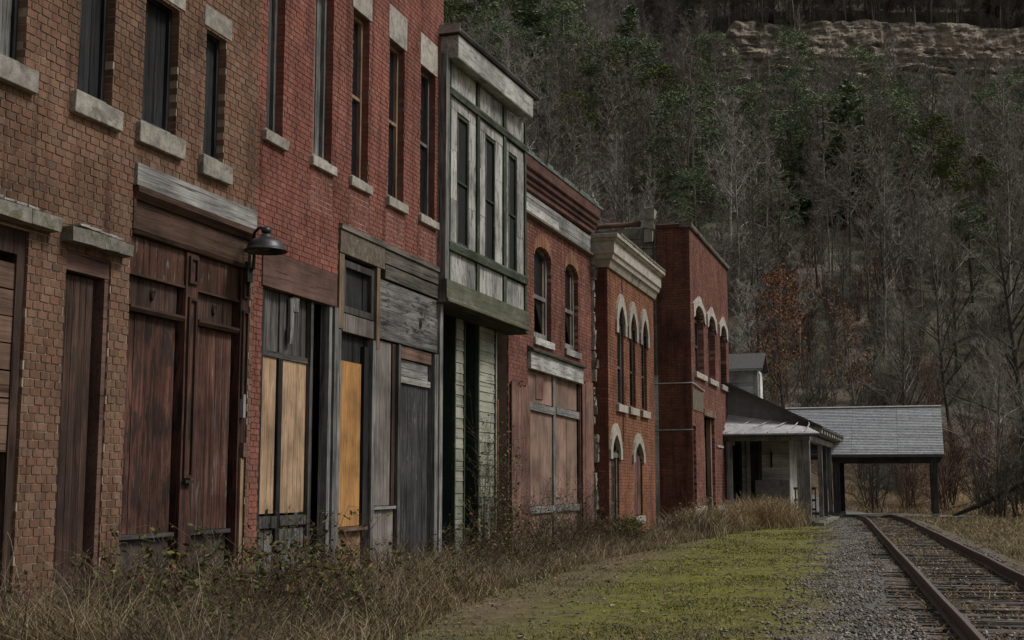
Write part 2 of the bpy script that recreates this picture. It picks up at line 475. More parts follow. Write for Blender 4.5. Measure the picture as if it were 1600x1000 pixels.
def brick_wall(parent, y0, y1, z0, z1, ops, mat, mortar, L=0.13, H=0.0715, joint=0.011, proud=0.008,
               deep=0.12, thick=0.24, indiv=0, xf=None, wallname='wall', fieldname='brick_courses', zmin_indiv=0.9):
    # mortar bed cut round the openings
    mb = MB(xf)
    zs = sorted({z0, z1, *[z for op in ops for z in op.zs if z0 < z < z1]})
    for a, b in zip(zs[:-1], zs[1:]):
        if b - a < 1e-4: continue
        for s0, s1, e0, e1 in spans(y0, y1, ops, (a + b) / 2):
            mb.box(-thick, -proud, s0 + (0.005 if e0 else 0), s1 - (0.005 if e1 else 0), a, b)
    wall = mb.build(wallname, mortar, parent)
    fb = MB(xf); cand = []
    k = 0; z = z0
    while z < z1 - 0.02:
        zt = min(z + H - joint, z1)
        off = (0.5 * L if k % 2 else 0) + rng.uniform(-0.015, 0.015)
        for s0, s1, e0, e1 in spans(y0, y1, ops, (z + zt) / 2):
            n0 = math.floor((s0 - y0 - off) / L)
            y = y0 + off + n0 * L
            while y < s1:
                a = max(s0, y + joint / 2); b = min(s1, y + L - joint / 2)
                if a == s0 and not e0 and s0 == y0: a = s0
                if b - a > 0.018:
                    first = e0 and a <= s0 + 1e-6; last = e1 and b >= s1 - 1e-6
                    j = rng.uniform(-0.0025, 0.003)
                    if indiv and b - a > L - joint - 0.002 and not (first or last) and zt > zmin_indiv:
                        cand.append(((a + b) / 2, (z + zt) / 2, j))
                    else:
                        d = deep if (first or last) else 0.03
                        fb.box(-d, j, a, b, z + rng.uniform(-0.001, 0.001), zt, rng.random() * 0.98 + 0.01, back=False)
                y += L
        z += H; k += 1
    if indiv:
        loc = Vector(parent.location)
        vis = []
        for c in cand:
            q = in_view((loc.x, loc.y + c[0] - ORG[1], loc.z + c[1]))
            vis.append((q[2] if q else 1e9, c))
        vis.sort(key=lambda t: t[0])
        mes = []; keep = ORG[1]; ORG[1] = 0.0
        for i in range(6):
            b = MB(); hl = (L - joint) / 2; hh = (H - joint) / 2; q = 0.0016
            b.rough_box(-0.03, 0.0, -hl, hl, -hh, hh, q)
            me = b.mesh('brick'); me.materials.append(M[mat]); mes.append(me)
        ORG[1] = keep
        for i, (d, c) in enumerate(vis):
            if i < indiv and d < 1e8:
                o = link('brick', mes[i % 6], None, wall)
                o.location = (c[2], c[0] - ORG[1], c[1])
            else:
                fb.box(-0.03, c[2], c[0] - (L - joint) / 2, c[0] + (L - joint) / 2, c[1] - (H - joint) / 2, c[1] + (H - joint) / 2, rng.random() * 0.98 + 0.01, back=False)
    stuff(fb.build(fieldname, mat, wall))
    return wall

def planks(parent, name, ya, yb, za, zb, x, n, mat, th=0.022, gap=0.006, orient='v', jit=0.006, uneven=0.0):
    out = []
    w = ((yb - ya) if orient == 'v' else (zb - za)) / n
    for i in range(n):
        j = rng.uniform(-jit, jit)
        b = MB()
        u0, u1 = rng.uniform(-uneven, uneven), rng.uniform(-uneven, uneven)
        if orient == 'v': b.box(x - th, x + j, ya + i * w + gap / 2, ya + (i + 1) * w - gap / 2, za + u0, zb + u1)
        else: b.box(x - th, x + j, ya + u0, yb + u1, za + i * w + gap / 2, za + (i + 1) * w - gap / 2, dz=rng.uniform(-jit, jit))
        out.append(b.build(name, mat, parent))
    return out

def board(parent, name, ya, yb, za, zb, x0, x1, mat, dz=0.0, bevel=0.004):
    b = MB(); b.box(x0, x1, ya, yb, za, zb, dz=dz)
    return b.build(name, mat, parent, bevel=bevel)

def frame(parent, name, ya, yb, za, zb, x0, x1, w, mat, mid=(), wt=None):
    b = MB(); wt = wt or w
    b.box(x0, x1, ya, ya + w, za, zb); b.box(x0, x1, yb - w, yb, za, zb)
    b.box(x0 + 0.002, x1 - 0.002, ya + w, yb - w, zb - wt, zb); b.box(x0 + 0.002, x1 - 0.002, ya + w, yb - w, za, za + wt)
    for m in mid: b.box(x0 + 0.004, x1 - 0.006, ya + w, yb - w, m - w * 0.4, m + w * 0.4)
    return b.build(name, mat, parent)

def core(parent, y0, y1, z1, xfront, xback, mat='black', wallmat='rubble_wall', roofmat='tar'):
    """black backing painting the unlit inside right behind the openings, rear and side walls, roof"""
    b = MB(); b.box(xfront - 0.1, xfront, y0 + 0.05, y1 - 0.05, 0, z1 - 0.4); b.build('black_backing', mat, parent)  # black sheet in place of the shade indoors
    b = MB()
    b.box(xback, xback + 0.25, y0, y1, 0, z1 - 0.3)
    b.box(xback + 0.25, xfront - 0.1, y0, y0 + 0.2, 0, z1 - 0.3); b.box(xback + 0.25, xfront - 0.1, y1 - 0.2, y1, 0, z1 - 0.3)
    b.build('rear_wall', wallmat, parent)
    b = MB(); b.box(xback - 0.05, -0.26, y0 - 0.01, y1 + 0.01, z1 - 0.295, z1 - 0.2); b.build('roof', roofmat, parent)

# ================================================================== ground and hill
def hill_d(x, y): return 0.94 * y - 0.35 * x - 60.0
def cliff_h(x, y):
    w = 0.94 * x + 0.35 * y
    t = min(1, max(0, (w - 44) / 9.0))
    return 13.0 * t * t * (3 - 2 * t)
CLIFF_D = 129.0
def hill_z(x, y):
    d = hill_d(x, y)
    if d <= 0: return 0.0
    z = 0.5 * (d - 8 * (1 - math.exp(-d / 8)))
    z += min(1, d / 25) * 2.2 * mnoise.noise(Vector((x * 0.035, y * 0.035, 0.3))) + min(1, d / 12) * 0.5 * mnoise.noise(Vector((x * 0.15, y * 0.15, 2.3)))
    if d > CLIFF_D + 4: z += cliff_h(x, y) * min(1, (d - CLIFF_D - 4) / 1.2)
    return z

RS = 0.0585                                   # the track drifts towards the buildings
def rail_left(y): return 7.36 - RS * (y - 12) - 0.007 * np.maximum(0, y - 49) ** 2

def ground_material():
    t = NT('ground_cover')
    p = t.pos()
    sx = t.n('ShaderNodeSeparateXYZ'); t.l(p, sx.inputs[0])
    x, y = sx.outputs[0], sx.outputs[1]
    tt = t.math('ADD', x, t.math('MULTIPLY', t.math('SUBTRACT', y, 12), RS))
    w1 = t.math('MULTIPLY', t.math('SUBTRACT', t.noise(p, 0.8, 6, 0.65), 0.5), 2.2)
    w2 = t.math('MULTIPLY', t.math('SUBTRACT', t.noise(p, 6.0, 5, 0.7), 0.5), 0.9)
    tw = t.math('ADD', tt, t.math('ADD', w1, w2))
    fine = t.noise(p, 38, 6, 0.75)
    mid = t.noise(p, 5, 6, 0.7)
    dry = t.ramp(mid, [(0.3, (0.1, 0.078, 0.05)), (0.5, (0.165, 0.13, 0.08)), (0.7, (0.22, 0.18, 0.11))])
    moss = t.ramp(mid, [(0.3, (0.06, 0.064, 0.022)), (0.46, (0.16, 0.165, 0.034)), (0.7, (0.25, 0.245, 0.055))])
    dirt = t.ramp(mid, [(0.3, (0.085, 0.07, 0.055)), (0.7, (0.15, 0.125, 0.1))])
    moss = t.mix(t.ramp(t.noise(p, 1.6, 6, 0.7), [(0.5, 0), (0.61, 0.75)]), moss, dirt)
    grav = t.ramp(fine, [(0.3, (0.06, 0.055, 0.052)), (0.5, (0.15, 0.142, 0.138)), (0.7, (0.27, 0.26, 0.255))])
    grav = t.mix(t.ramp(t.noise(p, 1.4, 6, 0.7), [(0.47, 0), (0.6, 0.85)]), grav, t.mix(0.5, dirt, (0.2, 0.145, 0.09)))
    def step(a, b): return t.ramp(t.math('MULTIPLY', tw, 0.05), [(a * 0.05, 0), (b * 0.05, 1)])
    col = t.mix(step(2.3, 3.3), dry, moss)
    # towards the camera the moss gives way to dirt and dry grass
    near = t.ramp(t.math('ADD', t.math('MULTIPLY', y, 0.02), t.math('MULTIPLY', w1, 0.03)), [(0.2, 0.8), (0.33, 0.1)])
    col = t.mix(near, col, t.mix(t.noise(p, 2.2, 5, 0.7), dirt, t.mix(0.45, dry, moss)))
    col = t.mix(step(5.7, 6.3), col, grav)
    bal = t.mix(t.ramp(t.noise(p, 1.1, 5), [(0.42, 0), (0.58, 0.9)]), grav, t.mix(0.5, dirt, (0.16, 0.12, 0.08)))
    col = t.mix(step(6.9, 7.3), col, bal)
    col = t.mix(step(9.2, 10.0), col, t.mix(t.ramp(t.noise(p, 0.7, 5), [(0.45, 0), (0.6, 0.8)]), dry, moss))
    col = t.mix(1.0, col, t.ramp(fine, [(0.25, 0.62), (0.75, 1.3)]), 'MULTIPLY')
    t.bump(t.math('ADD', fine, t.math('MULTIPLY', mid, 2.0)), 0.8, 0.03)
    return t.out(col, 0.95, 0.1)
M['ground'] = ground_material()

xs = np.unique(np.concatenate([np.linspace(-900, -30, 12), np.linspace(-30, 40, 90), np.linspace(40, 900, 12)]))
ys = np.unique(np.concatenate([np.linspace(-300, 0, 8), np.linspace(0, 75, 140), np.linspace(75, 1200, 12)]))
def gz(x, y):
    if abs(x) > 60 or y > 90 or y < -20: return 0.0
    t = x + RS * (y - 12)
    z = 0.035 * mnoise.noise(Vector((x * 0.7, y * 0.7, 0))) + 0.02 * mnoise.noise(Vector((x * 2.3, y * 2.3, 5)))
    z += 0.05 * min(1, max(0, (t - 5.9) / 0.9)) * (1 if t < 9.3 else max(0, 1 - (t - 9.3))) * (0.3 if 7.0 < t < 9.0 else 1)     # ballast shoulder
    z -= 0.05 * min(1, max(0, 1.2 - x))
    return z
gv = [(x, y, gz(x, y)) for y in ys for x in xs]
nx = len(xs)
gf = [(j * nx + i, j * nx + i + 1, (j + 1) * nx + i + 1, (j + 1) * nx + i) for j in range(len(ys) - 1) for i in range(nx - 1)]
me = bpy.data.meshes.new('ground'); me.from_pydata(gv, [], gf)
me.polygons.foreach_set('use_smooth', [True] * len(me.polygons))
structure(link('ground', me, 'ground'))

def hill_material():
    t = NT('leaf_litter_slope')
    p = t.pos()
    n1 = t.noise(p, 0.5, 7, 0.72)
    n2 = t.noise(p, 0.05, 4, 0.6)
    col = t.ramp(n1, [(0.3, (0.06, 0.053, 0.045)), (0.5, (0.13, 0.112, 0.09)), (0.7, (0.21, 0.175, 0.135))])
    col = t.mix(t.ramp(n2, [(0.4, 0), (0.65, 0.6)]), col, (0.085, 0.092, 0.062))
    sx = t.n('ShaderNodeSeparateXYZ'); t.l(p, sx.inputs[0])
    low = t.ramp(t.math('MULTIPLY', sx.outputs[2], 0.1), [(0.05, 1), (0.55, 0)])
    dry = t.ramp(t.noise(p, 1.5, 7, 0.75), [(0.3, (0.13, 0.095, 0.055)), (0.7, (0.29, 0.215, 0.13))])
    col = t.mix(low, col, dry)
    t.bump(n1, 1.0, 0.25)
    return t.out(col, 0.95, 0.1)
M['hill'] = hill_material()
hv = []; hx = np.linspace(-190, 130, 150); hy = np.linspace(30, 420, 190)
for y in hy:
    for x in hx:
        d = hill_d(x, y)
        hv.append((x, y, hill_z(x, y) if d > 0 else max(-3, d * 0.06)))
n = len(hx)
hf = []
for j in range(len(hy) - 1):
    for i in range(n - 1):
        q = (j * n + i, j * n + i + 1, (j + 1) * n + i + 1, (j + 1) * n + i)
        if max(hv[k][2] for k in q) > -2.5: hf.append(q)
me = bpy.data.meshes.new('hillside'); me.from_pydata(hv, [], hf)
me.polygons.foreach_set('use_smooth', [True] * len(me.polygons))
structure(link('hillside', me, 'hill'))

# rock band near the top: stacked ledges
def cliff_material():
    t = NT('layered_sandstone')
    p = t.pos()
    v = t.vmath('MULTIPLY', p, (0.08, 0.08, 2.6))
    n1 = t.noise(v, 1.0, 7, 0.7, 0.4)
    col = t.ramp(n1, [(0.3, (0.1, 0.092, 0.083)), (0.45, (0.29, 0.255, 0.215)), (0.58, (0.42, 0.355, 0.28)), (0.72, (0.52, 0.47, 0.4))])
    col = t.mix(1.0, col, t.ramp(t.noise(p, 0.35, 6, 0.7), [(0.35, 0.5), (0.6, 1.1)]), 'MULTIPLY')
    t.bump(t.noise(p, 1.5, 8, 0.75), 1.0, 0.3)
    return t.out(col, 0.95, 0.1)
M['cliff'] = cliff_material()
def cpt(w_, d_): return (0.94 * w_ - 0.35 * (d_ + 60), 0.35 * w_ + 0.94 * (d_ + 60))
lay = []; z = 0.0; q_ = random.Random(5)
while z < 20: lay.append((z, q_.uniform(-1, 1) * 1.3 + (0.9 if q_.random() < 0.3 else 0))); z += q_.choice((0.25, 0.4, 0.6, 0.9, 1.4))
lz = np.array([l[0] for l in lay]); lo = np.array([l[1] for l in lay])
cw = np.arange(44, 126, 0.3); ch = np.linspace(0, 1, 54); cv = []; rim = []
for w_ in cw:
    H = cliff_h(*cpt(w_, CLIFF_D)) * 1.08 + 1.6 * mnoise.noise(Vector((w_ * 0.12, 0, 3)))
    base = hill_z(*cpt(w_, CLIFF_D - 2.5)) - 1.2
    for t_ in ch:
        zz = t_ * (max(H, 0.2) + 1.2)
        zl = zz + 0.5 * mnoise.noise(Vector((w_ * 0.18, 7, zz * 0.2))) + 3
        i = max(0, int(np.searchsorted(lz, zl)) - 1)
        pr_ = lo[i] * (0.45 + 0.8 * mnoise.noise(Vector((w_ * 0.25, i * 3.1, 0)))) + 1.1 * mnoise.noise(Vector((w_ * 0.16, zz * 0.1, 4))) + 0.7 * mnoise.noise(Vector((w_ * 0.7, zz * 0.8, 9))) + 0.3 * mnoise.noise(Vector((w_ * 2.1, zz * 2.4, 1)))
        x, y = cpt(w_, CLIFF_D - 0.6 - pr_ + 2.2 * t_)
        cv.append((x, y, base + zz))
    if H > 3: rim.append((w_, base + max(H, 0.2) + 1.1))
    cv.append((*cpt(w_, CLIFF_D + 6), base + (max(H, 0.2) + 1.2) * 1.02))
m_ = len(ch) + 1
cf = [(i * m_ + j, (i + 1) * m_ + j, (i + 1) * m_ + j + 1, i * m_ + j + 1) for i in range(len(cw) - 1) for j in range(m_ - 1)]
b = MB(); b.add(cv, cf)
structure(b.build('cliff', 'cliff'))

# gravel road crossing beyond the end of the rails and climbing to the left
M['road'] = plain('pale_gravel', (0.21, 0.2, 0.19), 14, 0.4, bump=0.6, second=(0.13, 0.115, 0.09), at=0.58)
b = MB()
cen = [(9.5, 60.5), (7.5, 60.3), (5.6, 60.5), (4.2, 61.8), (3.0, 64.0), (1.4, 67.5), (-1.5, 71.5), (-6, 75), (-14, 79)]
rv = []
for i, (x, y) in enumerate(cen):
    a = Vector(cen[max(i - 1, 0)]); c = Vector(cen[min(i + 1, len(cen) - 1)]); d = (c - a).normalized(); nn = Vector((-d.y, d.x))
    for k in (-1.7, 0, 1.7):
        q = Vector((x, y)) + nn * k
        rv.append((q.x, q.y, max(gz(q.x, q.y), hill_z(q.x, q.y)) + 0.06))
b.add(rv, [(i * 3 + k, i * 3 + k + 1, i * 3 + k + 4, i * 3 + k + 3) for i in range(len(cen) - 1) for k in range(2)])
structure(b.build('gravel_road', 'road', smooth=True))

# ================================================================== building 1: tan brick
B1 = thing('brick_storefront_building', 'tall tan-brown brick building with stone window sills at the left edge', 'building', (0, 4.0, 0))
ORG[1] = 4.0
W1 = [(8.02, 8.56), (9.26, 9.77), (10.25, 10.84), (11.36, 11.77), (6.7, 7.25)]
ops = [rect(a, b_, 4.9 if i != 3 else 4.85, 6.24) for i, (a, b_) in enumerate(W1)]
ops += [rect(7.7, 8.72, 0, 3.56), rect(9.22, 9.86, 0, 3.52), rect(10.16, 12.42, 0, 4.5), rect(5.2, 6.2, 0, 3.5)]
brick_wall(B1, 4.0, 12.5, 0, 9.2, ops, 'brick_tan', 'mortar_tan', L=0.132, H=0.0715, joint=0.0115, indiv=300)
core(B1, 4.0, 12.5, 9.2, -0.62, -11)
for i, (a, b_) in enumerate(W1):
    za = 4.9 if i != 3 else 4.85
    s = MB(); s.rough_box(-0.15, 0.06, a - 0.09, b_ + 0.11, za - 0.2, za, 0.008); sill = s.build('window_sill', 'stone', B1, bevel=0.008)
    s = MB(); s.box(-0.08, 0.012, a - 0.06, b_ + 0.09, 6.243, 6.47); s.build('lintel', 'stone', B1, bevel=0.008)
    w = frame(B1, 'window', a, b_, za + 0.003, 6.238, -0.17, -0.09, 0.045, 'w_char')
    s = MB(); s.box(-0.09, -0.05, a + 0.01, b_ - 0.01, za + 0.004, za + 0.06); s.build('sill_board', 'w_grey_h', w)
    planks(w, 'board', a + 0.046, b_ - 0.046, za + 0.05, 6.19, -0.125, 3, 'w_grey' if i == 0 else 'w_char', th=0.02, jit=0.008)
# stone hoods over the doors
for ya, yb, za in ((7.5, 8.98, 3.6), (9.13, 10.03, 3.56), (5.0, 6.4, 3.55)):
    s = MB()
    n = 4
    for k in range(n):
        y0 = ya + (yb - ya) * k / n; y1 = ya + (yb - ya) * (k + 1) / n
        s.rough_box(-0.05, 0.12 + rng.uniform(-0.012, 0.01), y0, y1, za, za + 0.12 + rng.uniform(-0.012, 0.01), 0.007)
    h = s.build('door_hood', 'mossy_ledge', B1)
    s = MB()
    for k in range(7):
        y0 = ya + (yb - ya) * (0.1 + 0.11 * k)
        s.rough_box(0.01, 0.13 - 0.012 * k, y0, y0 + 0.13, za + 0.142, za + 0.16, 0.006)
    s.build('loose_flashing', 'flash', h)
# boarded opening at the far left
d = frame(B1, 'door_frame', 7.7, 8.72, 0.0, 3.555, -0.2, -0.03, 0.1, 'w_brown', wt=0.2)
planks(B1, 'cross_board', 7.8, 8.665, 1.74, 3.28, -0.045, 7, 'w_plankbrown', orient='h', th=0.03, gap=0.012, jit=0.004, uneven=0.012)
planks(B1, 'slat', 7.82, 8.6, 3.0, 3.36, -0.15, 9, 'w_char', gap=0.03)
planks(B1, 'cross_board', 7.8, 8.56, 0.2, 1.7, -0.22, 6, 'w_brownh', orient='h', th=0.03, gap=0.018, uneven=0.01)
d = frame(B1, 'door_frame', 5.2, 6.2, 0.0, 3.49, -0.2, -0.03, 0.1, 'w_brown')
planks(B1, 'board', 5.3, 6.1, 0.05, 3.38, -0.1, 6, 'w_brown')
# plank door
d = MB(); d.box(-0.2, -0.03, 9.222, 9.245, 0, 3.33); d.box(-0.2, -0.02, 9.80, 9.858, 0, 3.33); d.box(-0.2, -0.015, 9.222, 9.858, 3.332, 3.515)
d.build('door_frame', 'w_fascia', B1)
dr = MB(); dr.box(-0.14, -0.12, 9.25, 9.72, 0.02, 3.31); dr = dr.build('plank_door', 'w_char', B1)
planks(dr, 'door_plank', 9.25, 9.72, 0.02, 3.31, -0.085, 5, 'w_brown', th=0.03, gap=0.005, jit=0.006)
# timber storefront
s = MB(); s.box(-0.1, 0.035, 10.17, 12.47, 4.28, 4.495); s.build('sign_board', 'w_grey_h', B1, bevel=0.006)
s = MB(); s.prism([(-0.1, 4.16), (-0.01, 4.16), (0.045, 4.22), (0.05, 4.275), (-0.1, 4.275)], 10.18, 12.44); s.build('cornice_moulding', 'w_brownh', B1)
s = MB(); s.box(-0.12, -0.035, 10.2, 12.42, 3.87, 4.157); s.box(-0.12, 0.0, 10.18, 10.215, 3.87, 4.157)
fr = s.build('frieze', 'w_brownh', B1)
s = MB(); s.prism([(-0.1, 3.82), (0.0, 3.83), (0.02, 3.868), (-0.1, 3.868)], 10.18, 12.44); s.build('moulding', 'w_brownh', B1)
for ya, yb in ((10.19, 11.15), (11.39, 12.24)):
    planks(B1, 'upper_board', ya, yb, 3.47, 3.815, -0.05, 4, 'w_peel', gap=0.003, jit=0.002)
    s = MB(); s.box(-0.12, -0.03, ya, yb, 3.445, 3.468); s.build('rail', 'w_brownh', B1)
    pn = planks(B1, 'panel_board', ya + 0.01, yb - 0.06, 3.16, 3.44, -0.085, 4, 'w_brown', gap=0.004, jit=0.002)
    s = MB(); s.prism([(-0.1, 3.10), (-0.02, 3.10), (0.0, 3.13), (0.0, 3.155), (-0.1, 3.155)], ya, yb - 0.03); s.build('ledge', 'w_brownh', B1)
    planks(B1, 'panel_board', ya + 0.01, yb - 0.07, 1.03, 3.095, -0.08, 5, 'w_red' if ya < 11 else 'w_redworn', gap=0.005, jit=0.004)
    yc = (ya + yb) / 2 - 0.03
    s = MB(); s.lathe([(0.0, 0.03), (0.028, 0.026), (0.035, 0.012), (0.03, 0.0)], 14)
    o = s.v[:]
    s2 = MB()
    s2.add([(-0.083 + z, yc + x * 0.9, 3.31 + y * 1.9) for x, y, z in o], s.f)
    s2.tube([(-0.06 + 0.012 * math.sin(a), yc + 0.02 * math.cos(a), 3.30 + 0.05 * math.sin(a)) for a in np.linspace(0, 6.28, 13)], 0.006, 5)
    s2.build('ornament', 'w_brown', B1)
    planks(B1, 'kick_panel', ya + 0.02, yb - 0.05, 0.05, 1.0, -0.1, 2, 'kick', gap=0.01)
    s = MB(); s.box(-0.1, -0.04, ya, yb - 0.04, 0.985, 1.025); s.build('rail', 'w_char_h', B1)
s = MB(); s.box(-0.14, -0.02, 11.155, 11.38, 0.0, 3.815)
pil = s.build('pilaster', 'w_red', B1)
for za, zb in ((3.5, 3.78), (1.55, 3.36)):
    f_ = frame(pil, 'moulded_panel', 11.19, 11.35, za, zb, -0.02, 0.006, 0.03, 'w_brown')
s = MB(); s.box(-0.02, 0.03, 11.18, 11.33, 1.5, 1.53); s.build('latch', 'iron', pil)
s = MB(); s.box(-0.14, -0.015, 12.25, 12.415, 0.0, 3.815)
pil = s.build('pilaster', 'w_red', B1)
for za, zb in ((3.5, 3.78), (2.4, 3.36)):
    frame(pil, 'moulded_panel', 12.275, 12.395, za, zb, -0.015, 0.01, 0.022, 'w_brown')
s = MB(); s.box(-0.015, 0.03, 12.28, 12.33, 2.2, 2.45); s.build('bracket', 'pipe', pil)
s = MB(); s.box(-0.015, 0.035, 12.3, 12.4, 1.78, 1.93); s.build('junction_box', 'w_redgrey', pil)
s = MB(); s.box(-0.012, 0.012, 12.29, 12.35, 0.5, 1.77); s.build('batten', 'w_tan', pil)

# ================================================================== building 2: red brick
B2 = thing('brick_storefront_building', 'tall red brick building with five narrow upper windows and boarded wooden shopfront', 'building', (0, 12.5, 0))
ORG[1] = 12.5
W2 = [(12.67, 13.08), (13.87, 14.40), (15.0, 15.53), (16.23, 16.8), (17.45, 18.06)]
ops = [rect(a, b_, 5.48, 7.78) for a, b_ in W2] + [rect(12.70, 14.65, 0, 4.12), rect(14.65, 18.37, 0, 4.8)]
brick_wall(B2, 12.5, 18.4, 0, 9.6, ops, 'brick_red', 'mortar_red', L=0.125, H=0.0655, joint=0.009, proud=0.007)
core(B2, 12.5, 18.4, 9.6, -0.9, -12)
s = MB()
for a, b_ in W2[1:]:
    z = 0.0655 * 74
    while z < 5.34:
        s.box(-0.02, -0.0015, a - 0.04, b_ + 0.06, z - 0.009, z); z += 0.0655
stuff(s.build('pale_mortar_joints', 'mortar_pale', B2))
for i, (a, b_) in enumerate(W2):
    q = MB(); q.rough_box(-0.12, 0.055, a - 0.07, b_ + 0.07, 5.35, 5.474, 0.007); q.build('window_sill', 'stone_pale', B2, bevel=0.007)
    q = MB(); q.box(-0.12, 0.012, a - 0.045, b_ + 0.06, 7.783, 8.28); q.build('lintel', 'stone_pale', B2, bevel=0.007)
    fm = ['w_grey', 'w_grey', 'w_tanframe', 'w_tanframe', 'w_grey'][i]
    w = frame(B2, 'window', a, b_, 5.483, 7.777, -0.19, -0.1, 0.055, fm, mid=(6.65,) if i > 1 else ())
    q = MB(); q.box(-0.1, -0.03, a + 0.01, b_ - 0.02, 5.483, 5.53); q.build('sill_board', 'w_grey_h', w)
    if i < 2: planks(w, 'board', a + 0.056, b_ - 0.056, 5.53, 7.72, -0.14, 3, 'w_dark' if i == 0 else 'w_grey', gap=0.02, jit=0.012)
    else:
        q = MB(); q.box(-0.16, -0.15, a + 0.056, b_ - 0.056, 5.54, 6.625); q.box(-0.165, -0.155, a + 0.056, b_ - 0.056, 6.675, 7.72); q.build('pane', 'glass', w)
        q = MB(); q.box(-0.15, -0.118, a + 0.12, a + 0.15, 5.54, 6.62); q.build('glazing_bar', fm, w)
# recessed entrance on the left of the shopfront
s = MB(); s.box(-0.1, 0.02, 12.66, 14.60, 3.70, 4.115); s.build('fascia_board', 'w_fascia', B2, bevel=0.006)
s = MB(); s.box(-0.12, -0.02, 12.705, 12.78, 0, 3.695); s.build('post', 'w_char', B2)
planks(B2, 'upper_board', 12.785, 13.95, 3.0, 3.69, -0.08, 5, 'w_dark', gap=0.012, jit=0.012)
s = MB(); s.box(-0.12, -0.05, 12.785, 13.98, 2.93, 2.995); s.build('rail', 'w_char_h', B2)
for ya, yb in ((12.81, 13.19), (13.31, 13.95)):
    s = MB(); s.box(-0.11, -0.07, ya, yb, 1.16, 2.925); s.build('plywood_sheet', 'w_tan', B2)
    planks(B2, 'lower_panel', ya - 0.01, yb + 0.01, 0.05, 0.98, -0.07, 2 if ya < 13 else 1, 'w_grey', gap=0.03)
    s = MB(); s.box(-0.12, -0.03, ya - 0.01, yb + 0.02, 1.0 if ya < 13 else 1.02, 1.13); s.build('rail', 'w_dark', B2)
s = MB(); s.box(-0.12, -0.04, 13.2, 13.3, 0.05, 2.925); s.build('mullion', 'w_char', B2)
s = MB(); s.box(-0.14, -0.02, 13.96, 14.03, 0.05, 3.69); s.build('post', 'w_dark', B2)
planks(B2, 'side_plank', 14.04, 14.42, 0.0, 2.9, -0.22, 4, 'w_dark', gap=0.012, jit=0.02)
s = MB(); s.rough_box(-0.06, -0.015, 13.42, 13.5, 3.25, 3.66, 0.01); s.rough_box(-0.05, -0.01, 13.48, 13.6, 3.5, 3.68, 0.012); s.rough_box(-0.04, 0.0, 13.38, 13.47, 3.12, 3.3, 0.012)
s.build('broken_bracket', 'w_grey', B2)
s = MB(); s.box(-0.12, 0.0, 14.43, 14.52, 0, 3.695); s.build('post', 'w_grey', B2)
s = MB(); s.box(-0.1, 0.03, 14.53, 14.64, 0, 3.695); s.build('post', 'w_grey', B2)
# right part: header boards
s = MB(); s.box(-0.12, 0.03, 14.66, 16.1, 4.42, 4.72); s.build('header_beam', 'w_speck', B2, bevel=0.006)
s = MB(); s.box(-0.12, 0.05, 14.655, 18.36, 4.725, 4.795, dz=-0.01); s.build('header_cap', 'w_darkh', B2)
planks(B2, 'header_board', 16.12, 18.36, 4.3, 4.72, 0.02, 2, 'w_darkh', orient='h', th=0.08, gap=0.02, jit=0.012, uneven=0.02)
planks(B2, 'weathered_sheet', 15.96, 18.25, 3.46, 4.28, 0.0, 3, 'w_swirl', orient='h', th=0.05, gap=0.008, jit=0.006, uneven=0.015)
s = MB(); s.lathe([(0.0, 0.004), (0.05, 0.004)], 12); h_ = MB(); h_.add([(0.009 + z, 17.5 + x, 3.83 + y * 1.3) for x, y, z in s.v], s.f); h_.build('knot_hole_dark', 'hole', B2)  # flat black disc, its colour standing in for the hole's shaded depth
s = MB(); s.box(-0.1, 0.02, 14.66, 14.8, 3.45, 4.41); s.build('post', 'w_tanframe', B2)
s = MB(); s.box(-0.1, 0.03, 15.83, 15.94, 3.3, 4.41); s.build('post', 'w_tanframe', B2)
w = frame(B2, 'transom_window', 14.82, 15.82, 3.68, 4.36, -0.1, -0.01, 0.085, 'w_dark')
planks(w, 'board', 14.905, 15.735, 3.76, 4.28, -0.07, 5, 'w_char')
s = MB(); s.box(-0.08, 0.0, 14.82, 15.81, 3.43, 3.66); s.build('pale_board', 'w_greypink', B2)
planks(B2, 'board', 14.8, 15.65, 3.07, 3.42, -0.08, 5, 'w_char', gap=0.01)
s = MB(); s.box(-0.1, 0.01, 14.66, 14.77, 0.0, 3.44); s.build('post', 'w_grey', B2)
s = MB(); s.box(-0.09, -0.05, 14.78, 15.52, 0.955, 3.06); s.build('plywood_sheet', 'w_orange', B2)
s = MB(); s.box(-0.1, 0.035, 14.76, 15.62, 0.9, 0.945); s.build('sill_board', 'w_redgrey', B2)
s = MB(); s.box(-0.09, -0.04, 14.79, 15.55, 0.05, 0.89); s.build('strand_board', 'w_osb', B2)
s = MB(); s.box(-0.1, -0.02, 15.56, 15.7, 0.95, 3.3); s.build('jamb', 'w_char', B2)
s = MB(); s.box(-0.1, 0.03, 15.72, 15.82, 0.0, 3.4); s.build('post', 'w_grey', B2)
s = MB(); s.box(-0.09, -0.03, 15.84, 16.48, 1.2, 3.44); s.build('plywood_sheet', 'w_greypink', B2)
s = MB(); s.box(-0.1, 0.015, 15.83, 16.62, 1.15, 1.19); s.build('sill_board', 'w_grey_h', B2)
s = MB(); s.box(-0.09, -0.03, 15.84, 16.61, 0.05, 1.14); s.build('plywood_sheet', 'w_greypink', B2)
s = MB(); s.box(-0.1, -0.015, 16.5, 16.61, 1.2, 3.44); s.build('jamb', 'w_brown', B2)
s = MB(); s.box(-0.1, 0.025, 16.64, 16.73, 0.0, 3.44); s.build('post', 'w_dark', B2)
dr = MB(); dr.box(-0.12, -0.09, 16.75, 18.04, 0.02, 3.44); dr = dr.build('shop_door', 'w_char', B2)
s = MB(); s.box(-0.09, -0.02, 16.76, 18.03, 3.27, 3.44); s.build('header_board', 'w_redgrey', dr)
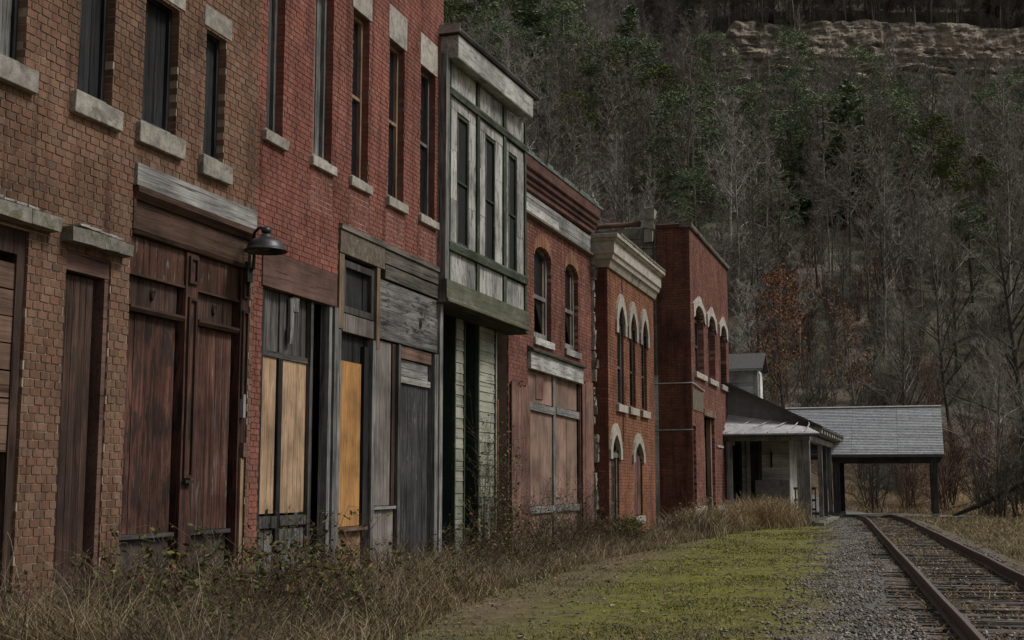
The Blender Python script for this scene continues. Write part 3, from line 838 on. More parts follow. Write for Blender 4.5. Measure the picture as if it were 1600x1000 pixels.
planks(dr, 'door_rail', 16.78, 17.95, 3.02, 3.26, -0.05, 2, 'w_grey_h', orient='h', th=0.03, gap=0.01)
s = MB(); s.box(-0.08, -0.02, 16.77, 18.0, 2.92, 3.01); s.build('pale_strip', 'p_whiteh', dr)
planks(dr, 'door_plank', 16.77, 17.98, 0.03, 2.91, -0.055, 6, 'w_door', th=0.03, gap=0.004)
s = MB(); s.box(-0.1, 0.03, 18.06, 18.2, 0.0, 3.44); s.build('post', 'w_grey', B2)
s = MB(); s.box(-0.1, 0.045, 18.22, 18.36, 0.0, 4.28); s.build('post', 'w_grey', B2)

# barn lamp at the joint of the two brick buildings
ORG[1] = 0.0
lamp = thing('wall_lamp', 'black dome barn lamp on a short arm between the two brick buildings', 'lamp', (0.02, 12.33, 3.98))
b = MB(); b.lathe([(0.225, 0.0), (0.238, 0.004), (0.235, 0.014), (0.212, 0.022), (0.2, 0.06), (0.18, 0.1), (0.145, 0.13), (0.085, 0.15), (0.06, 0.17), (0.055, 0.19), (0.0, 0.195)], 32, (0.27, -0.12, 0.0))
b.lathe([(0.205, 0.002), (0.18, 0.03), (0.16, 0.1), (0.1, 0.14), (0.0, 0.15)], 32, (0.27, -0.12, 0.0))
b.build('lamp_shade', 'iron', lamp, smooth=True)
b = MB(); b.lathe([(0.03, 0.2), (0.05, 0.21), (0.055, 0.25), (0.03, 0.27), (0, 0.275)], 14, (0.27, -0.12, 0.0)); b.build('socket', 'iron', lamp, smooth=True)
b = MB(); b.tube([(0.0, 0.02, -0.2), (0.05, 0.02, -0.14), (0.06, 0.01, -0.02), (0.05, 0.0, 0.14), (0.08, -0.03, 0.24), (0.16, -0.08, 0.28), (0.27, -0.12, 0.26)], 0.018, 8); b.build('arm', 'iron', lamp, smooth=True)
b = MB(); b.box(-0.02, 0.02, -0.05, 0.07, -0.3, -0.08); b.build('wall_plate', 'iron', lamp)
b = MB(); b.lathe([(0.0, 0.02), (0.03, 0.03), (0.045, 0.06), (0.03, 0.1), (0.02, 0.14)], 12, (0.27, -0.12, 0.0)); b.build('bulb', 'glass_grey', lamp, smooth=True)

# ================================================================== building 3: white and green overhanging bay
B3 = thing('timber_bay_building', 'narrow wooden building with overhanging white panelled upper storey and green trim', 'building', (0.1, 18.4, 0), R(-1))
# carcass of the bay
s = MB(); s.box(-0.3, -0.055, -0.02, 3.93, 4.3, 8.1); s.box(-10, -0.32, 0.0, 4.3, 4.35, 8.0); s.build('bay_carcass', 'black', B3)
s = MB(); s.box(-10.1, -0.1, -0.01, 4.28, 8.01, 8.1); s.build('roof', 'tar', B3)
cells = [(0.06, 1.27), (1.41, 2.65), (2.8, 3.86)]
wins = [(0.39, 0.95), (1.74, 2.27), (2.99, 3.47)]
for (a, b_), (wa, wb) in zip(cells, wins):
    planks(B3, 'upper_panel', a, b_, 7.74, 8.16, -0.012, 2, 'p_white', th=0.04, gap=0.006, jit=0.004)
    planks(B3, 'lower_panel', a, b_, 4.62, 5.10, -0.012, 3, 'p_white', th=0.04, gap=0.003, jit=0.003)
    # panels round the window
    zz = [5.26, 5.95, 6.75, 7.42]
    for za, zb in zip(zz[:-1], zz[1:]):
        for ya, yb in ((a, wa), (wb, b_)):
            k = MB(); k.box(-0.05, -0.012 + rng.uniform(-0.004, 0.004), ya + 0.002, yb - 0.002, za + 0.003, zb - 0.003); k.build('siding_panel', 'p_white', B3)
    planks(B3, 'siding_panel', a, b_, 7.423, 7.6, -0.012, 3, 'p_white', th=0.04, gap=0.005)
    w = frame(B3, 'window', wa - 0.005, wb + 0.005, 5.27, 7.4, -0.1, -0.02, 0.045, 'p_greenv', mid=(6.3,))
    k = MB(); k.box(-0.085, -0.075, wa + 0.04, wb - 0.04, 5.3, 7.36); k.build('pane', 'glass', w)
    k = MB(); k.box(-0.074, -0.045, wa + 0.13, wa + 0.155, 5.31, 7.35); k.build('glazing_bar', 'w_grey', w)
for y0, y1 in ((-0.05, 0.06), (1.275, 1.405), (2.655, 2.795), (3.865, 3.95)):
    k = MB(); k.box(-0.06, 0.02, y0, y1, 4.62, 8.16); k.build('mullion', 'p_greenv', B3)
for za, zb, x1 in ((7.6, 7.73, 0.035), (5.10, 5.25, 0.045)):
    k = MB(); k.prism([(-0.06, za), (x1, za), (x1 + 0.01, zb - 0.04), (x1 - 0.012, zb), (-0.06, zb)], -0.06, 3.96, dz=0.03); k.build('band', 'p_green', B3)
k = MB(); k.prism([(-0.5, 4.26), (0.09, 4.27), (0.09, 4.31), (0.065, 4.33), (0.06, 4.615), (-0.05, 4.618)], -0.2, 3.99); k.build('bottom_beam', 'p_mossy', B3)
k = MB(); k.box(-0.45, 0.0, -0.2, 4.2, 4.235, 4.258); k.build('soffit', 'w_char_h', B3)
k = MB(); k.box(-0.12, 0.035, -0.2, -0.055, 4.26, 8.2); k.build('corner_post', 'w_grey', B3)
# cornice
k = MB(); k.prism([(-0.1, 8.17), (0.19, 8.13), (0.2, 8.15), (0.205, 8.5), (-0.1, 8.5)], -0.12, 3.78, dz=0.1); k.build('cornice', 'p_whiteh', B3)
k = MB(); k.prism([(-0.3, 8.51), (0.24, 8.51), (0.26, 8.55), (0.24, 8.6), (-0.3, 8.66)], -0.2, 4.02, dz=0.12); k.build('cornice_cap', 'w_char_h', B3)
k = MB(); k.box(-0.25, 0.262, -0.215, -0.203, 8.52, 8.66); k.build('flashing', 'flash', B3)
# recessed shopfront below
xb = -0.42
k = MB(); k.box(xb - 0.5, xb - 0.4, 0.0, 4.35, 0, 4.2); k.build('black_backing', 'black', B3)  # black sheet painting the dark behind the shopfront
k = MB(); k.box(-10, xb - 0.5, 0.0, 0.15, 0, 4.3); k.box(-10, xb - 0.5, 4.2, 4.35, 0, 4.3); k.box(-10.2, -10, 0, 4.35, 0, 8.0); k.build('rear_wall', 'rubble_wall', B3)
for ya, yb, edge in ((1.36, 1.84, False), (2.5, 3.42, True)):
    k = MB(); k.box(xb - 0.25, xb - 0.03, ya, yb, 0, 4.23); pil = k.build('shopfront_pier', 'p_dkgreen', B3)
    z = 0.15
    i = 0
    while z < 4.2:
        hh = rng.uniform(0.16, 0.21); 
        k = MB(); z1 = min(z + hh, 4.22)
        k.prism([(xb - 0.05, z), (xb + 0.016, z), (xb + 0.002, z1 + 0.01), (xb - 0.05, z1 + 0.01)], ya + 0.05, yb - 0.04)
        k.build('clapboard', 'p_clap', pil); z = z1 + 0.001; i += 1
    for y0 in (ya, yb - 0.04):
        k = MB(); k.box(xb - 0.06, xb + 0.03, y0, y0 + 0.045, 0, 4.225); k.build('corner_board', 'p_greenv', pil)
k = MB(); k.box(xb - 0.2, xb + 0.02, 3.44, 3.5, 0.2, 4.2); k.build('trim_strip', 'p_clap', B3)
k = MB(); k.box(xb - 0.2, xb + 0.03, 3.52, 3.56, 0.9, 3.0); k.build('trim_strip', 'p_orange', B3)
for ya, yb in ((0.1, 1.34), (1.86, 2.48), (3.6, 4.3)):
    dr = MB(); dr.box(xb - 0.34, xb - 0.3, ya, yb, 0.05, 4.2); dr.build('door_and_void_panel', 'p_dkgreen', B3)  # near-black sheets filling open voids, their shade put into the colour
k = MB(); k.box(xb - 0.3, xb - 0.2, 3.95, 4.02, 0.05, 4.2); k.box(xb - 0.3, xb - 0.2, 0.75, 0.8, 0.05, 4.2); k.build('jamb', 'p_dkgreen', B3)

# ================================================================== building 4: arched windows and wooden cornice
B4 = thing('brick_storefront_building', 'two-storey red brick building with two arched windows and pink boarded shopfront', 'building', (-0.3, 23.0, 0), R(-1))
A4 = [(1.42, 2.62), (3.66, 4.74)]
ops = [arch(a, b_, 4.4, 6.08, 0.24) for a, b_ in A4] + [rect(1.02, 4.86, 0, 4.12)]
brick_wall(B4, -0.2, 5.9, 0, 7.1, ops, 'brick_rose', 'mortar_rose', L=0.19, H=0.075, joint=0.01)
core(B4, -0.2, 5.9, 7.6, -0.75, -10)
for a, b_ in A4:
    c = (a + b_) / 2; hw = (b_ - a) / 2
    k = MB(); ns = 11
    for i in range(ns):                                           # brick voussoirs
        t0 = math.pi * i / ns + 0.01; t1 = math.pi * (i + 1) / ns - 0.01
        pts = []
        for rr, t in ((0, t0), (0, t1), (1, t1), (1, t0)):
            ex = 0.0 if rr == 0 else 0.06; ez = 0.24 if rr == 0 else 0.52
            pts.append((c - (hw + ex) * math.cos(t), 6.08 + ez * math.sin(t) + (0 if rr == 0 else 0.0)))
        r_ = rng.random() + 0.01
        k.add([(0.012, y, z) for y, z in pts] + [(-0.1, y, z) for y, z in pts], [(0, 3, 2, 1), (0, 1, 5, 4), (1, 2, 6, 5), (2, 3, 7, 6), (3, 0, 4, 7)], r_)
    k.build('brick_arch', 'brick_arch', B4)
    k = MB(); n = 12
    ring = lambda off, x: [(x, a + off, 4.42)] + [(x, c - (hw - off) * math.cos(math.pi * i / n), 6.08 + (0.24 - off * 0.5) * math.sin(math.pi * i / n)) for i in range(n + 1)] + [(x, b_ - off, 4.42)]
    o1 = ring(0.0, -0.1); o2 = ring(0.09, -0.1); o3 = ring(0.09, -0.17); m_ = len(o1)
    k.add(o1 + o2 + o3, [(i, i + 1, m_ + i + 1, m_ + i) for i in range(m_ - 1)] + [(m_ + i, m_ + i + 1, 2 * m_ + i + 1, 2 * m_ + i) for i in range(m_ - 1)])
    k.box(-0.16, -0.095, a + 0.09, b_ - 0.09, 4.425, 4.55); k.box(-0.158, -0.1, a + 0.09, b_ - 0.09, 5.25, 5.33)
    w = k.build('window', 'w_grey', B4)
    k = MB(); k.add([(-0.165, c, 5.2)] + ring(0.06, -0.165), [(0, i, i + 1) for i in range(1, m_)]); k.build('pane', 'glass', w)
    k = MB(); k.box(-0.163, -0.13, b_ - 0.2, b_ - 0.13, 4.45, 6.1); k.build('glazing_bar', 'w_tanframe', w)
    k = MB(); k.box(-0.12, 0.05, a - 0.06, b_ + 0.1, 4.26, 4.398); k.build('window_sill', 'p_whiteh', B4)
# shopfront head
k = MB(); k.prism([(-0.1, 4.09), (0.13, 4.09), (0.14, 4.13), (-0.02, 4.2), (-0.1, 4.2)], 0.96, 4.95, dz=-0.03); k.build('ledge', 'w_char_h', B4)
k = MB(); k.box(-0.1, 0.07, 1.0, 4.9, 3.74, 4.085, dz=-0.03); k.build('header_beam', 'p_whiteh', B4, bevel=0.008)
# boarded front
for ya, yb, n in ((1.1, 2.78, 2), (3.02, 4.74, 2)):
    planks(B4, 'plywood_sheet', ya, yb, 3.1, 3.72, -0.05, n, 'w_pink', gap=0.006)
    planks(B4, 'plywood_sheet', ya, yb, 1.06, 2.93, -0.05, n, 'w_pink', gap=0.035 if ya > 3 else 0.006)
    planks(B4, 'plywood_sheet', ya, yb, 0.05, 0.9, -0.05, n, 'w_pink', gap=0.02)
    k = MB(); k.box(-0.06, 0.0, ya - 0.03, yb + 0.05, 2.94, 3.095, dz=-0.03); k.build('cross_board', 'w_grey_h', B4)
    k = MB(); k.box(-0.06, 0.0, ya - 0.03, yb + 0.03, 0.91, 1.05); k.build('cross_board', 'w_grey_h', B4)
k = MB(); k.box(-0.08, -0.015, 2.8, 2.98, 0.05, 3.73); k.build('post', 'w_grey', B4)
k = MB(); k.box(-0.1, -0.03, 1.02, 1.09, 0, 3.73); k.box(-0.1, -0.03, 4.79, 4.855, 0, 3.73); k.build('jamb', 'w_char', B4)
k = MB(); k.rough_box(-0.045, -0.03, 1.6, 2.1, 3.2, 3.68, 0.03); k.build('torn_patch', 'w_pinkdark', B4)
planks(B4, 'pier_plank', -0.15, 1.0, 0.0, 3.35, 0.045, 4, 'w_pinkdark', gap=0.006, uneven=0.12)
planks(B4, 'pier_plank', 4.9, 5.85, 0.0, 3.75, 0.045, 4, 'w_pinkdark', gap=0.006, uneven=0.06)
# cornice: grey boards, then stepped red mouldings, green metal coping
planks(B4, 'frieze_board', -0.2, 5.75, 6.86, 7.24, 0.04, 4, 'w_grey_h', orient='h', th=0.06, gap=0.006, jit=0.004)
k = MB(); k.rough_box(0.045, 0.06, 0.3, 3.0, 6.86, 7.02, 0.02); k.build('broken_board', 'p_whiteh', B4)
k = MB(); k.prism([(-0.05, 6.78), (0.1, 6.79), (0.11, 6.83), (0.0, 6.857), (-0.05, 6.857)], -0.2, 5.85); k.build('moulding', 'mossy_ledge', B4)
for za, zb, x1 in ((7.245, 7.36, 0.08), (7.365, 7.47, 0.12), (7.475, 7.6, 0.17), (7.605, 7.86, 0.22)):
    k = MB(); k.prism([(-0.1, za), (x1 - 0.03, za), (x1, za + 0.03), (x1, zb), (-0.1, zb)], -0.2, 5.95, dz=0.06); k.build('cornice_moulding', 'p_redoxide', B4)
k = MB()
k.box(-0.15, 0.24, -0.2, 5.97, 7.865, 7.885, dz=0.06)
y = -0.1
while y < 5.8:
    k.rough_box(0.05, 0.24, y, y + 0.4, 7.89 + 0.01 * y, 7.93 + 0.01 * y + rng.uniform(-0.01, 0.05), 0.015); y += 0.42
k.build('coping', 'copper', B4)
# torn party-wall stub of stones and mortar
for i in range(38):
    z = 0.05 + i * 0.215
    k = MB(); k.rough_box(-0.45, 0.04 + rng.uniform(-0.09, 0.12), 5.91, 6.07 + rng.uniform(-0.03, 0.0), z, z + 0.2, 0.03)
    k.build('stone', 'rubble', B4)
k = MB()
for i in range(60):
    z = rng.uniform(0.5, 8.3); k.rough_box(-0.05, 0.05 + rng.uniform(0, .05), 5.90, 5.97, z, z + rng.uniform(.08, .25), 0.02)
stuff(k.build('mortar_smear', 'stone_pale', B4))

# ================================================================== building 5: orange brick with pale cornice
B5 = thing('narrow_brick_building', 'narrow orange brick building with pale stone cornice and white arched window hoods', 'building', (0.15, 29.08, 0))
W5 = [(0.98, 1.72), (2.36, 3.08), (3.84, 4.54)]
D5 = (0.2, 1.05); L5 = (2.72, 3.78)
ops = [arch(a, b_, 3.38, 5.4, 0.4, True) for a, b_ in W5] + [arch(*D5, 0, 2.28, 0.36), arch(*L5, 0.68, 2.2, 0.32)]
brick_wall(B5, 0.0, 5.55, 0, 6.7, ops, 'brick_orange', 'mortar_orange', L=0.21, H=0.076, joint=0.01)
core(B5, 0.0, 5.55, 7.3, -0.6, -9, roofmat='tar')
side = lambda o, a, z: (a, -o - 0.035, z)
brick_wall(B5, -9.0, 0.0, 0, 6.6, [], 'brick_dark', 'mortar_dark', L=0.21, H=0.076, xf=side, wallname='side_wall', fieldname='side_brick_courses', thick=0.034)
def hood(parent, a, b_, zs, rise, ow, oh, drop, mat, pointed=True):
    c = (a + b_) / 2; h = (b_ - a) / 2; n = 12
    inner = [(c - h, zs - drop)]; outer = [(c - h - ow, zs - drop)]
    for i in range(n + 1):
        t = i / n
        u = -1 + 2 * t
        if pointed:
            inner.append((c + h * u, zs + rise * (1 - abs(u) ** 1.4) ** 0.75)); outer.append((c + (h + ow) * u, zs + (rise + oh) * (1 - abs(u) ** 1.8) ** 0.75))
        else:
            th = math.pi * (1 - t)
            inner.append((c + h * math.cos(th), zs + rise * math.sin(th))); outer.append((c + (h + ow) * math.cos(th), zs + (rise + oh) * math.sin(th)))
    inner.append((c + h, zs - drop)); outer.append((c + h + ow, zs - drop))
    m_ = len(inner); k = MB()
    vs = [(0.055, y, z) for y, z in inner] + [(0.055, y, z) for y, z in outer] + [(-0.06, y, z) for y, z in inner] + [(-0.02, y, z) for y, z in outer]
    fs = []
    for i in range(m_ - 1):
        fs += [(i, i + 1, m_ + i + 1, m_ + i), (i, 2 * m_ + i, 2 * m_ + i + 1, i + 1), (m_ + i, m_ + i + 1, 3 * m_ + i + 1, 3 * m_ + i)]
    fs += [(0, m_, 3 * m_, 2 * m_), (m_ - 1, 2 * m_ - 1, 4 * m_ - 1, 3 * m_ - 1)]
    k.add(vs, fs)
    return k.build('window_hood', mat, parent)
def arch_pane(a, b_, za, zs, rise, x, name, mat, parent):
    c = (a + b_) / 2; h = (b_ - a) / 2
    pts = [(x, a, za), (x, b_, za)] + [(x, c + h * math.cos(math.pi * i / 10), zs + rise * math.sin(math.pi * i / 10)) for i in range(11)]
    k = MB(); k.add(pts, [tuple(range(len(pts)))]); return k.build(name, mat, parent)
for i, (a, b_) in enumerate(W5):
    hood(B5, a, b_, 5.4, 0.4, 0.22, 0.3, 0.3, 'limestone')
    w = frame(B5, 'window', a, b_, 3.385, 5.35, -0.14, -0.07, 0.07, 'w_grey' if i == 0 else 'w_postdk', mid=(4.3,))
    arch_pane(a, b_, 3.4, 5.4, 0.42, -0.13, 'pane', 'glass', w)
    k = MB(); k.box(-0.1, 0.08, a - 0.2, b_ + 0.1, 3.2, 3.378); k.build('window_sill', 'limestone', B5, bevel=0.006)
hood(B5, *D5, 2.28, 0.36, 0.2, 0.26, 0.22, 'limestone')
k = MB(); k.box(-0.16, -0.06, D5[0], D5[0] + 0.1, 0, 2.28); k.box(-0.16, -0.05, D5[1] - 0.1, D5[1], 0, 2.28); k.box(-0.16, -0.03, D5[0], D5[1], 2.1, 2.22)
fr = k.build('door_frame', 'w_grey', B5)
arch_pane(D5[0], D5[1], 2.22, 2.28, 0.36, -0.12, 'fanlight', 'glass_grey', fr)
k = MB(); k.box(-0.14, -0.1, D5[0] + 0.1, D5[1] - 0.1, 0.02, 2.09); dr = k.build('door', 'w_postdk', B5)
frame(dr, 'door_and_void_panel', D5[0] + 0.18, D5[1] - 0.18, 1.0, 1.95, -0.1, -0.08, 0.06, 'w_dark')
k = MB(); k.tube([(-0.09, D5[1] - 0.16, 1.05), (-0.05, D5[1] - 0.16, 1.05)], 0.02, 8); k.build('door_handle', 'iron', dr)
hood(B5, *L5, 2.2, 0.32, 0.2, 0.24, 0.18, 'limestone')
w = arch_pane(L5[0], L5[1], 0.68, 2.2, 0.32, -0.08, 'boarded_window', 'w_redgrey', B5)
planks(w, 'board', L5[0] + 0.02, L5[1] - 0.02, 0.7, 2.2, -0.05, 3, 'w_pinkdark', gap=0.01)
k = MB(); k.box(-0.1, 0.07, L5[0] - 0.15, L5[1] + 0.05, 0.48, 0.675); k.build('window_sill', 'limestone', B5, bevel=0.006)
# cornice with its return along the side wall
prof = [(-0.12, 6.55), (0.05, 6.55), (0.08, 6.62), (0.1, 6.7), (0.16, 6.73), (0.18, 6.82), (0.22, 6.86), (0.22, 7.12), (0.27, 7.15), (0.3, 7.2), (-0.12, 7.2)]
k = MB()
k.prism(prof, -0.0, 5.62)
for i in range(len(prof) - 1):                       # mitred corner + side return
    p, q = prof[i], prof[i + 1]
    if p[0] < 0 or q[0] < 0: continue
    k.add([(p[0], -p[0], p[1]), (q[0], -q[0], q[1]), (q[0], 0.0, q[1]), (p[0], 0.0, p[1])], [(0, 3, 2, 1)])
    k.add([(-1.6, -p[0], p[1]), (-1.6, -q[0], q[1]), (q[0], -q[0], q[1]), (p[0], -p[0], p[1])], [(0, 3, 2, 1)])
k.build('cornice', 'limestone', B5)
k = MB(); k.box(-1.6, 0.33, -0.34, 0.02, 7.203, 7.3); k.box(-0.5, 0.33, 0.022, 5.68, 7.203, 7.3); k.build('cornice_cap', 'limestone', B5, bevel=0.01)
k = MB()
for i in range(13):
    k.rough_box(-0.45, 0.345, 0.05 + i * 0.43, 0.05 + i * 0.43 + 0.41, 7.303, 7.36, 0.008)
k.build('coping', 'mossy_ledge', B5)
k = MB(); k.tube([(0.02, 1.5, 6.5), (0.025, 1.5, 6.1), (0.02, 1.5, 2.5)], 0.012, 5); k.build('cable', 'iron', B5)

# ================================================================== building 6: dark red brick
B6 = thing('brick_storefront_building', 'dark red brick corner building with stepped-down parapet beside the depot', 'building', (0.3, 40.0, 0))
W6 = [(0.7, 2.6), (3.55, 5.15), (6.4, 7.95)]
ops = [arch(a, b_, 5.05, 6.85, 0.42) for a, b_ in W6] + [rect(0.06, 0.62, 0.4, 3.3), rect(2.35, 4.6, 0, 3.9), rect(6.95, 7.7, 0.4, 3.35)]
brick_wall(B6, 0.0, 8.65, 0, 9.6, ops, 'brick_crimson', 'mortar_crimson', L=0.21, H=0.11, joint=0.016, deep=0.2)
core(B6, 0.0, 8.65, 9.6, -0.7, -11)
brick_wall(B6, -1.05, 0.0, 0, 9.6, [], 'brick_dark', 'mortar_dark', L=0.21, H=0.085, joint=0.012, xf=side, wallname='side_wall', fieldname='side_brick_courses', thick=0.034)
brick_wall(B6, -1.33, -1.06, 0, 4.9, [], 'brick_white', 'mortar_pale', L=0.21, H=0.085, xf=side, wallname='painted_strip', fieldname='painted_brick_courses', thick=0.034)
k = MB()
k.box(-11, -1.35, -0.02, 0.2, 0, 9.55); k.box(-1.348, -1.06, -0.015, 0.2, 4.91, 9.55); sw = k.build('rubble_side_wall', 'rubble_wall', B6)
z = 4.9
while z < 9.5:
    hh = rng.uniform(0.22, 0.42); x = -4.5
    while x < -1.1:
        L = rng.uniform(0.25, 0.65); x1 = min(x + L, -1.07)
        k = MB(); k.rough_box(x, x1 - 0.02, -0.06 + rng.uniform(-0.02, 0.01), 0.0, z, z + hh - 0.02, 0.014); k.build('stone', 'rubble', sw); x += L
    z += hh
for i, (a, b_) in enumerate(W6):
    c = (a + b_) / 2; h = (b_ - a) / 2
    k = MB(); n = 10; inn = []; out = []
    for j in range(n + 1):
        th = math.pi * (1 - j / n)
        inn.append((c + h * math.cos(th), 6.85 + 0.42 * math.sin(th)))
    xo = [c - h - 0.28, c - h - 0.3, c - h * 0.72, c - h * 0.5, c - h * 0.25, c, c + h * 0.25, c + h * 0.5, c + h * 0.72, c + h + 0.3, c + h + 0.28]
    zo = [6.75, 7.22, 7.4, 7.47, 7.56, 7.6, 7.56, 7.47, 7.4, 7.22, 6.75]
    out = list(zip(xo, zo))
    k.add([(0.05, y, z) for y, z in inn] + [(0.05, y, z) for y, z in out] + [(-0.1, y, z) for y, z in inn] + [(-0.02, y, z) for y, z in out],
          [(j, j + 1, n + 2 + j, n + 1 + j) for j in range(n)] + [(j, 2 * n + 2 + j, 2 * n + 3 + j, j + 1) for j in range(n)] + [(n + 1 + j, n + 2 + j, 3 * n + 4 + j, 3 * n + 3 + j) for j in range(n)])
    k.build('window_hood', 'stone_pale', B6)
    w = frame(B6, 'window', a, b_, 5.06, 6.9, -0.28, -0.2, 0.1, 'w_postdk', mid=(6.0,))
    arch_pane(a, b_, 5.1, 6.85, 0.42, -0.27, 'pane', 'glass_grey' if i < 2 else 'glass', w)
    k = MB(); k.box(-0.1, 0.09, a - 0.15, b_ + 0.15, 4.86, 5.045); k.build('window_sill', 'stone_pale', B6, bevel=0.008)
for a, b_, za, zb in ((0.06, 0.62, 0.4, 3.3), (6.95, 7.7, 0.4, 3.35)):
    w = frame(B6, 'window', a, b_, za + 0.003, zb - 0.003, -0.2, -0.1, 0.07, 'w_grey' if a < 1 else 'w_postdk', mid=(2.0,))
    k = MB(); k.box(-0.17, -0.16, a + 0.07, b_ - 0.07, za + 0.05, zb - 0.05); k.build('pane', 'glass', w)
k = MB(); k.box(-0.25, -0.05, 2.355, 2.75, 0, 3.0); k.box(-0.25, -0.1, 4.35, 4.595, 0, 3.7); k.build('door_frame', 'w_pink', B6)
k = MB(); k.box(-0.4, -0.35, 2.8, 4.3, 0.02, 3.6); dr = k.build('door', 'w_postdk', B6)
frame(dr, 'door_and_void_panel', 3.0, 4.1, 1.2, 2.8, -0.35, -0.32, 0.12, 'w_brown')
k = MB(); k.box(-0.1, 0.05, 2.2, 4.75, 3.72, 3.95); k.build('lintel', 'w_redgrey', B6, bevel=0.01)
k = MB(); k.box(0.004, 0.02, 0.05, 2.15, 3.8, 4.45); k.build('plaster_patch', 'w_speck', B6)
k = MB(); k.box(-0.1, 0.04, 5.0, 6.6, 2.75, 2.83); k.box(-0.1, 0.05, 6.85, 7.8, 3.36, 3.5); k.build('ledge', 'stone_pale', B6)
k = MB()
for i in range(24):
    y0 = i * 0.36
    if 2.2 < y0 < 4.5: continue
    k = MB(); k.rough_box(-0.05, 0.045, y0, y0 + 0.34, 0.0, 0.75 + rng.uniform(-0.04, 0.04), 0.01); k.build('foundation_stone', 'stone_pale', B6)
k = MB(); k.prism([(-0.3, 9.6), (0.07, 9.6), (0.09, 9.64), (0.09, 9.74), (-0.3, 9.8)], -0.08, 8.72); k.build('parapet_coping', 'w_darkh', B6)
k = MB(); k.prism([(-0.08, 9.6), (0.2, 9.6), (0.2, 9.8), (-0.08, 9.72)], -1.05, -0.302, axis='x'); k.build('parapet_coping', 'p_redoxide', B6)
k = MB(); k.tube([(-5, -0.12, 9.78), (-1.55, -0.12, 9.78)], 0.09, 10); k.tube([(-3.05, -0.12, 9.78), (-2.95, -0.12, 9.78)], 0.13, 10); k.build('roof_pipe', 'w_redgrey', B6, smooth=True)
k = MB()
k.rough_box(-1.5, -1.08, -0.3, 0.1, 9.92, 10.2, 0.05); k.rough_box(-1.46, -1.12, -0.26, 0.08, 9.6, 9.93, 0.05); k.rough_box(-1.4, -1.14, -0.2, 0.05, 9.2, 9.61, 0.04)
k.build('stone_finial', 'limestone', B6)
k = MB(); k.tube([(-1.12, -0.07, 9.6), (-1.12, -0.07, 4.9)], 0.05, 8); k.build('downpipe', 'w_darkh', B6)
for z in (4.62, 3.15):
    k = MB(); k.tube([(-1.4, -0.05, z), (0.03, -0.05, z + 0.01)] + ([(0.04, 0.3, z), (0.04, 2.2, z - 0.1)] if z > 4 else []), 0.022, 6); k.build('conduit', 'pipe', B6)

# ================================================================== depot
DEP = thing('railway_depot', 'low weathered white depot with dark sloping roof and porch posts', 'depot', (1.5, 50.0, 0))
ORG[0], ORG[1] = 1.5, 50.0
rz = lambda x: 5.2 - 0.49 * (x - 0.38)                   # south end rake
def px_(y): return 3.2 + 0.3 * (y - 47) / 16             # line of the track-side posts
k = MB(); k.box(-8.5, 3.45, 46.95, 64, -0.1, 0.16); k.build('platform', 'w_darkh', DEP)
for i in range(14):
    k = MB(); k.rough_box(3.46, 3.75, 47.0 + i * 1.2, 48.15 + i * 1.2, -0.1, 0.12, 0.02); k.build('platform_stone', 'mossy_ledge', DEP)
for i, y in enumerate((47.05, 52.5, 54.5, 57.0, 60.0, 63.0)):
    w = 0.13 if i == 0 else 0.085
    x = px_(y)
    k = MB(); k.box(x - w, x + w, y - w, y + w, 0.0, 3.02); k.build('porch_post', 'w_post' if i == 0 else 'w_grey' if i % 2 else 'w_dark', DEP, bevel=0.012)
k = MB(); k.box(2.86, 3.04, 47.0, 47.2, 0.0, 3.02); k.build('porch_post', 'w_post', DEP, bevel=0.01)
k = MB(); k.box(0.36, 0.56, 46.98, 47.18, 0.0, 3.02); p_ = k.build('porch_post', 'w_post', DEP, bevel=0.01)
k = MB(); k.box(0.26, 0.355, 47.02, 47.12, 2.85, 3.0); k.box(0.565, 0.66, 47.02, 47.12, 2.85, 3.0); k.build('bracket', 'w_post', p_)
k = MB(); k.box(-3, 3.35, 46.95, 47.2, 3.022, 3.2); k.build('porch_beam', 'w_post', DEP, bevel=0.01)
k = MB(); k.add([(px_(y) + dx, y, z) for y in (47.21, 63.4) for dx, z in ((-0.12, 3.022), (0.12, 3.022), (0.12, 3.22), (-0.12, 3.22))], [(0, 1, 5, 4), (1, 2, 6, 5), (2, 3, 7, 6), (3, 0, 4, 7), (0, 3, 2, 1), (4, 5, 6, 7)])
k.build('porch_beam', 'p_whiteh', DEP)
# pent roof of old white metal with bent seams
def slab(pts, th, name, mat):
    k = MB(); n = len(pts)
    k.add(pts + [(x, y, z - th) for x, y, z in pts], [tuple(range(n)), tuple(range(2 * n - 1, n - 1, -1))] + [(i, i + n, (i + 1) % n + n, (i + 1) % n) for i in range(n)])
    return k.build(name, mat, DEP)
pr = slab([(-3, 46.6, 3.27), (3.72, 46.6, 3.27), (3.3, 47.35, 3.5), (2.3, 47.9, 3.72), (0.4, 48.0, 4.02), (-3, 48.0, 4.05)], 0.05, 'pent_roof', 'metal_roof')
for x0, x1 in ((-0.4, 0.2), (0.4, 1.3), (1.1, 1.9), (1.9, 2.5), (2.6, 2.9), (3.2, 3.25)):
    k = MB(); k.tube([(x0, 46.65, 3.31), ((x0 + x1) / 2 + 0.1, 47.2, 3.6), (x1, 47.85, 3.74 + max(0, (2.3 - x1) * 0.14))], 0.022, 5); k.build('roof_seam', 'metal_roof', pr)
k = MB(); k.box(-3, 3.7, 46.58, 46.64, 3.14, 3.215); k.build('fascia', 'w_char_h', DEP)
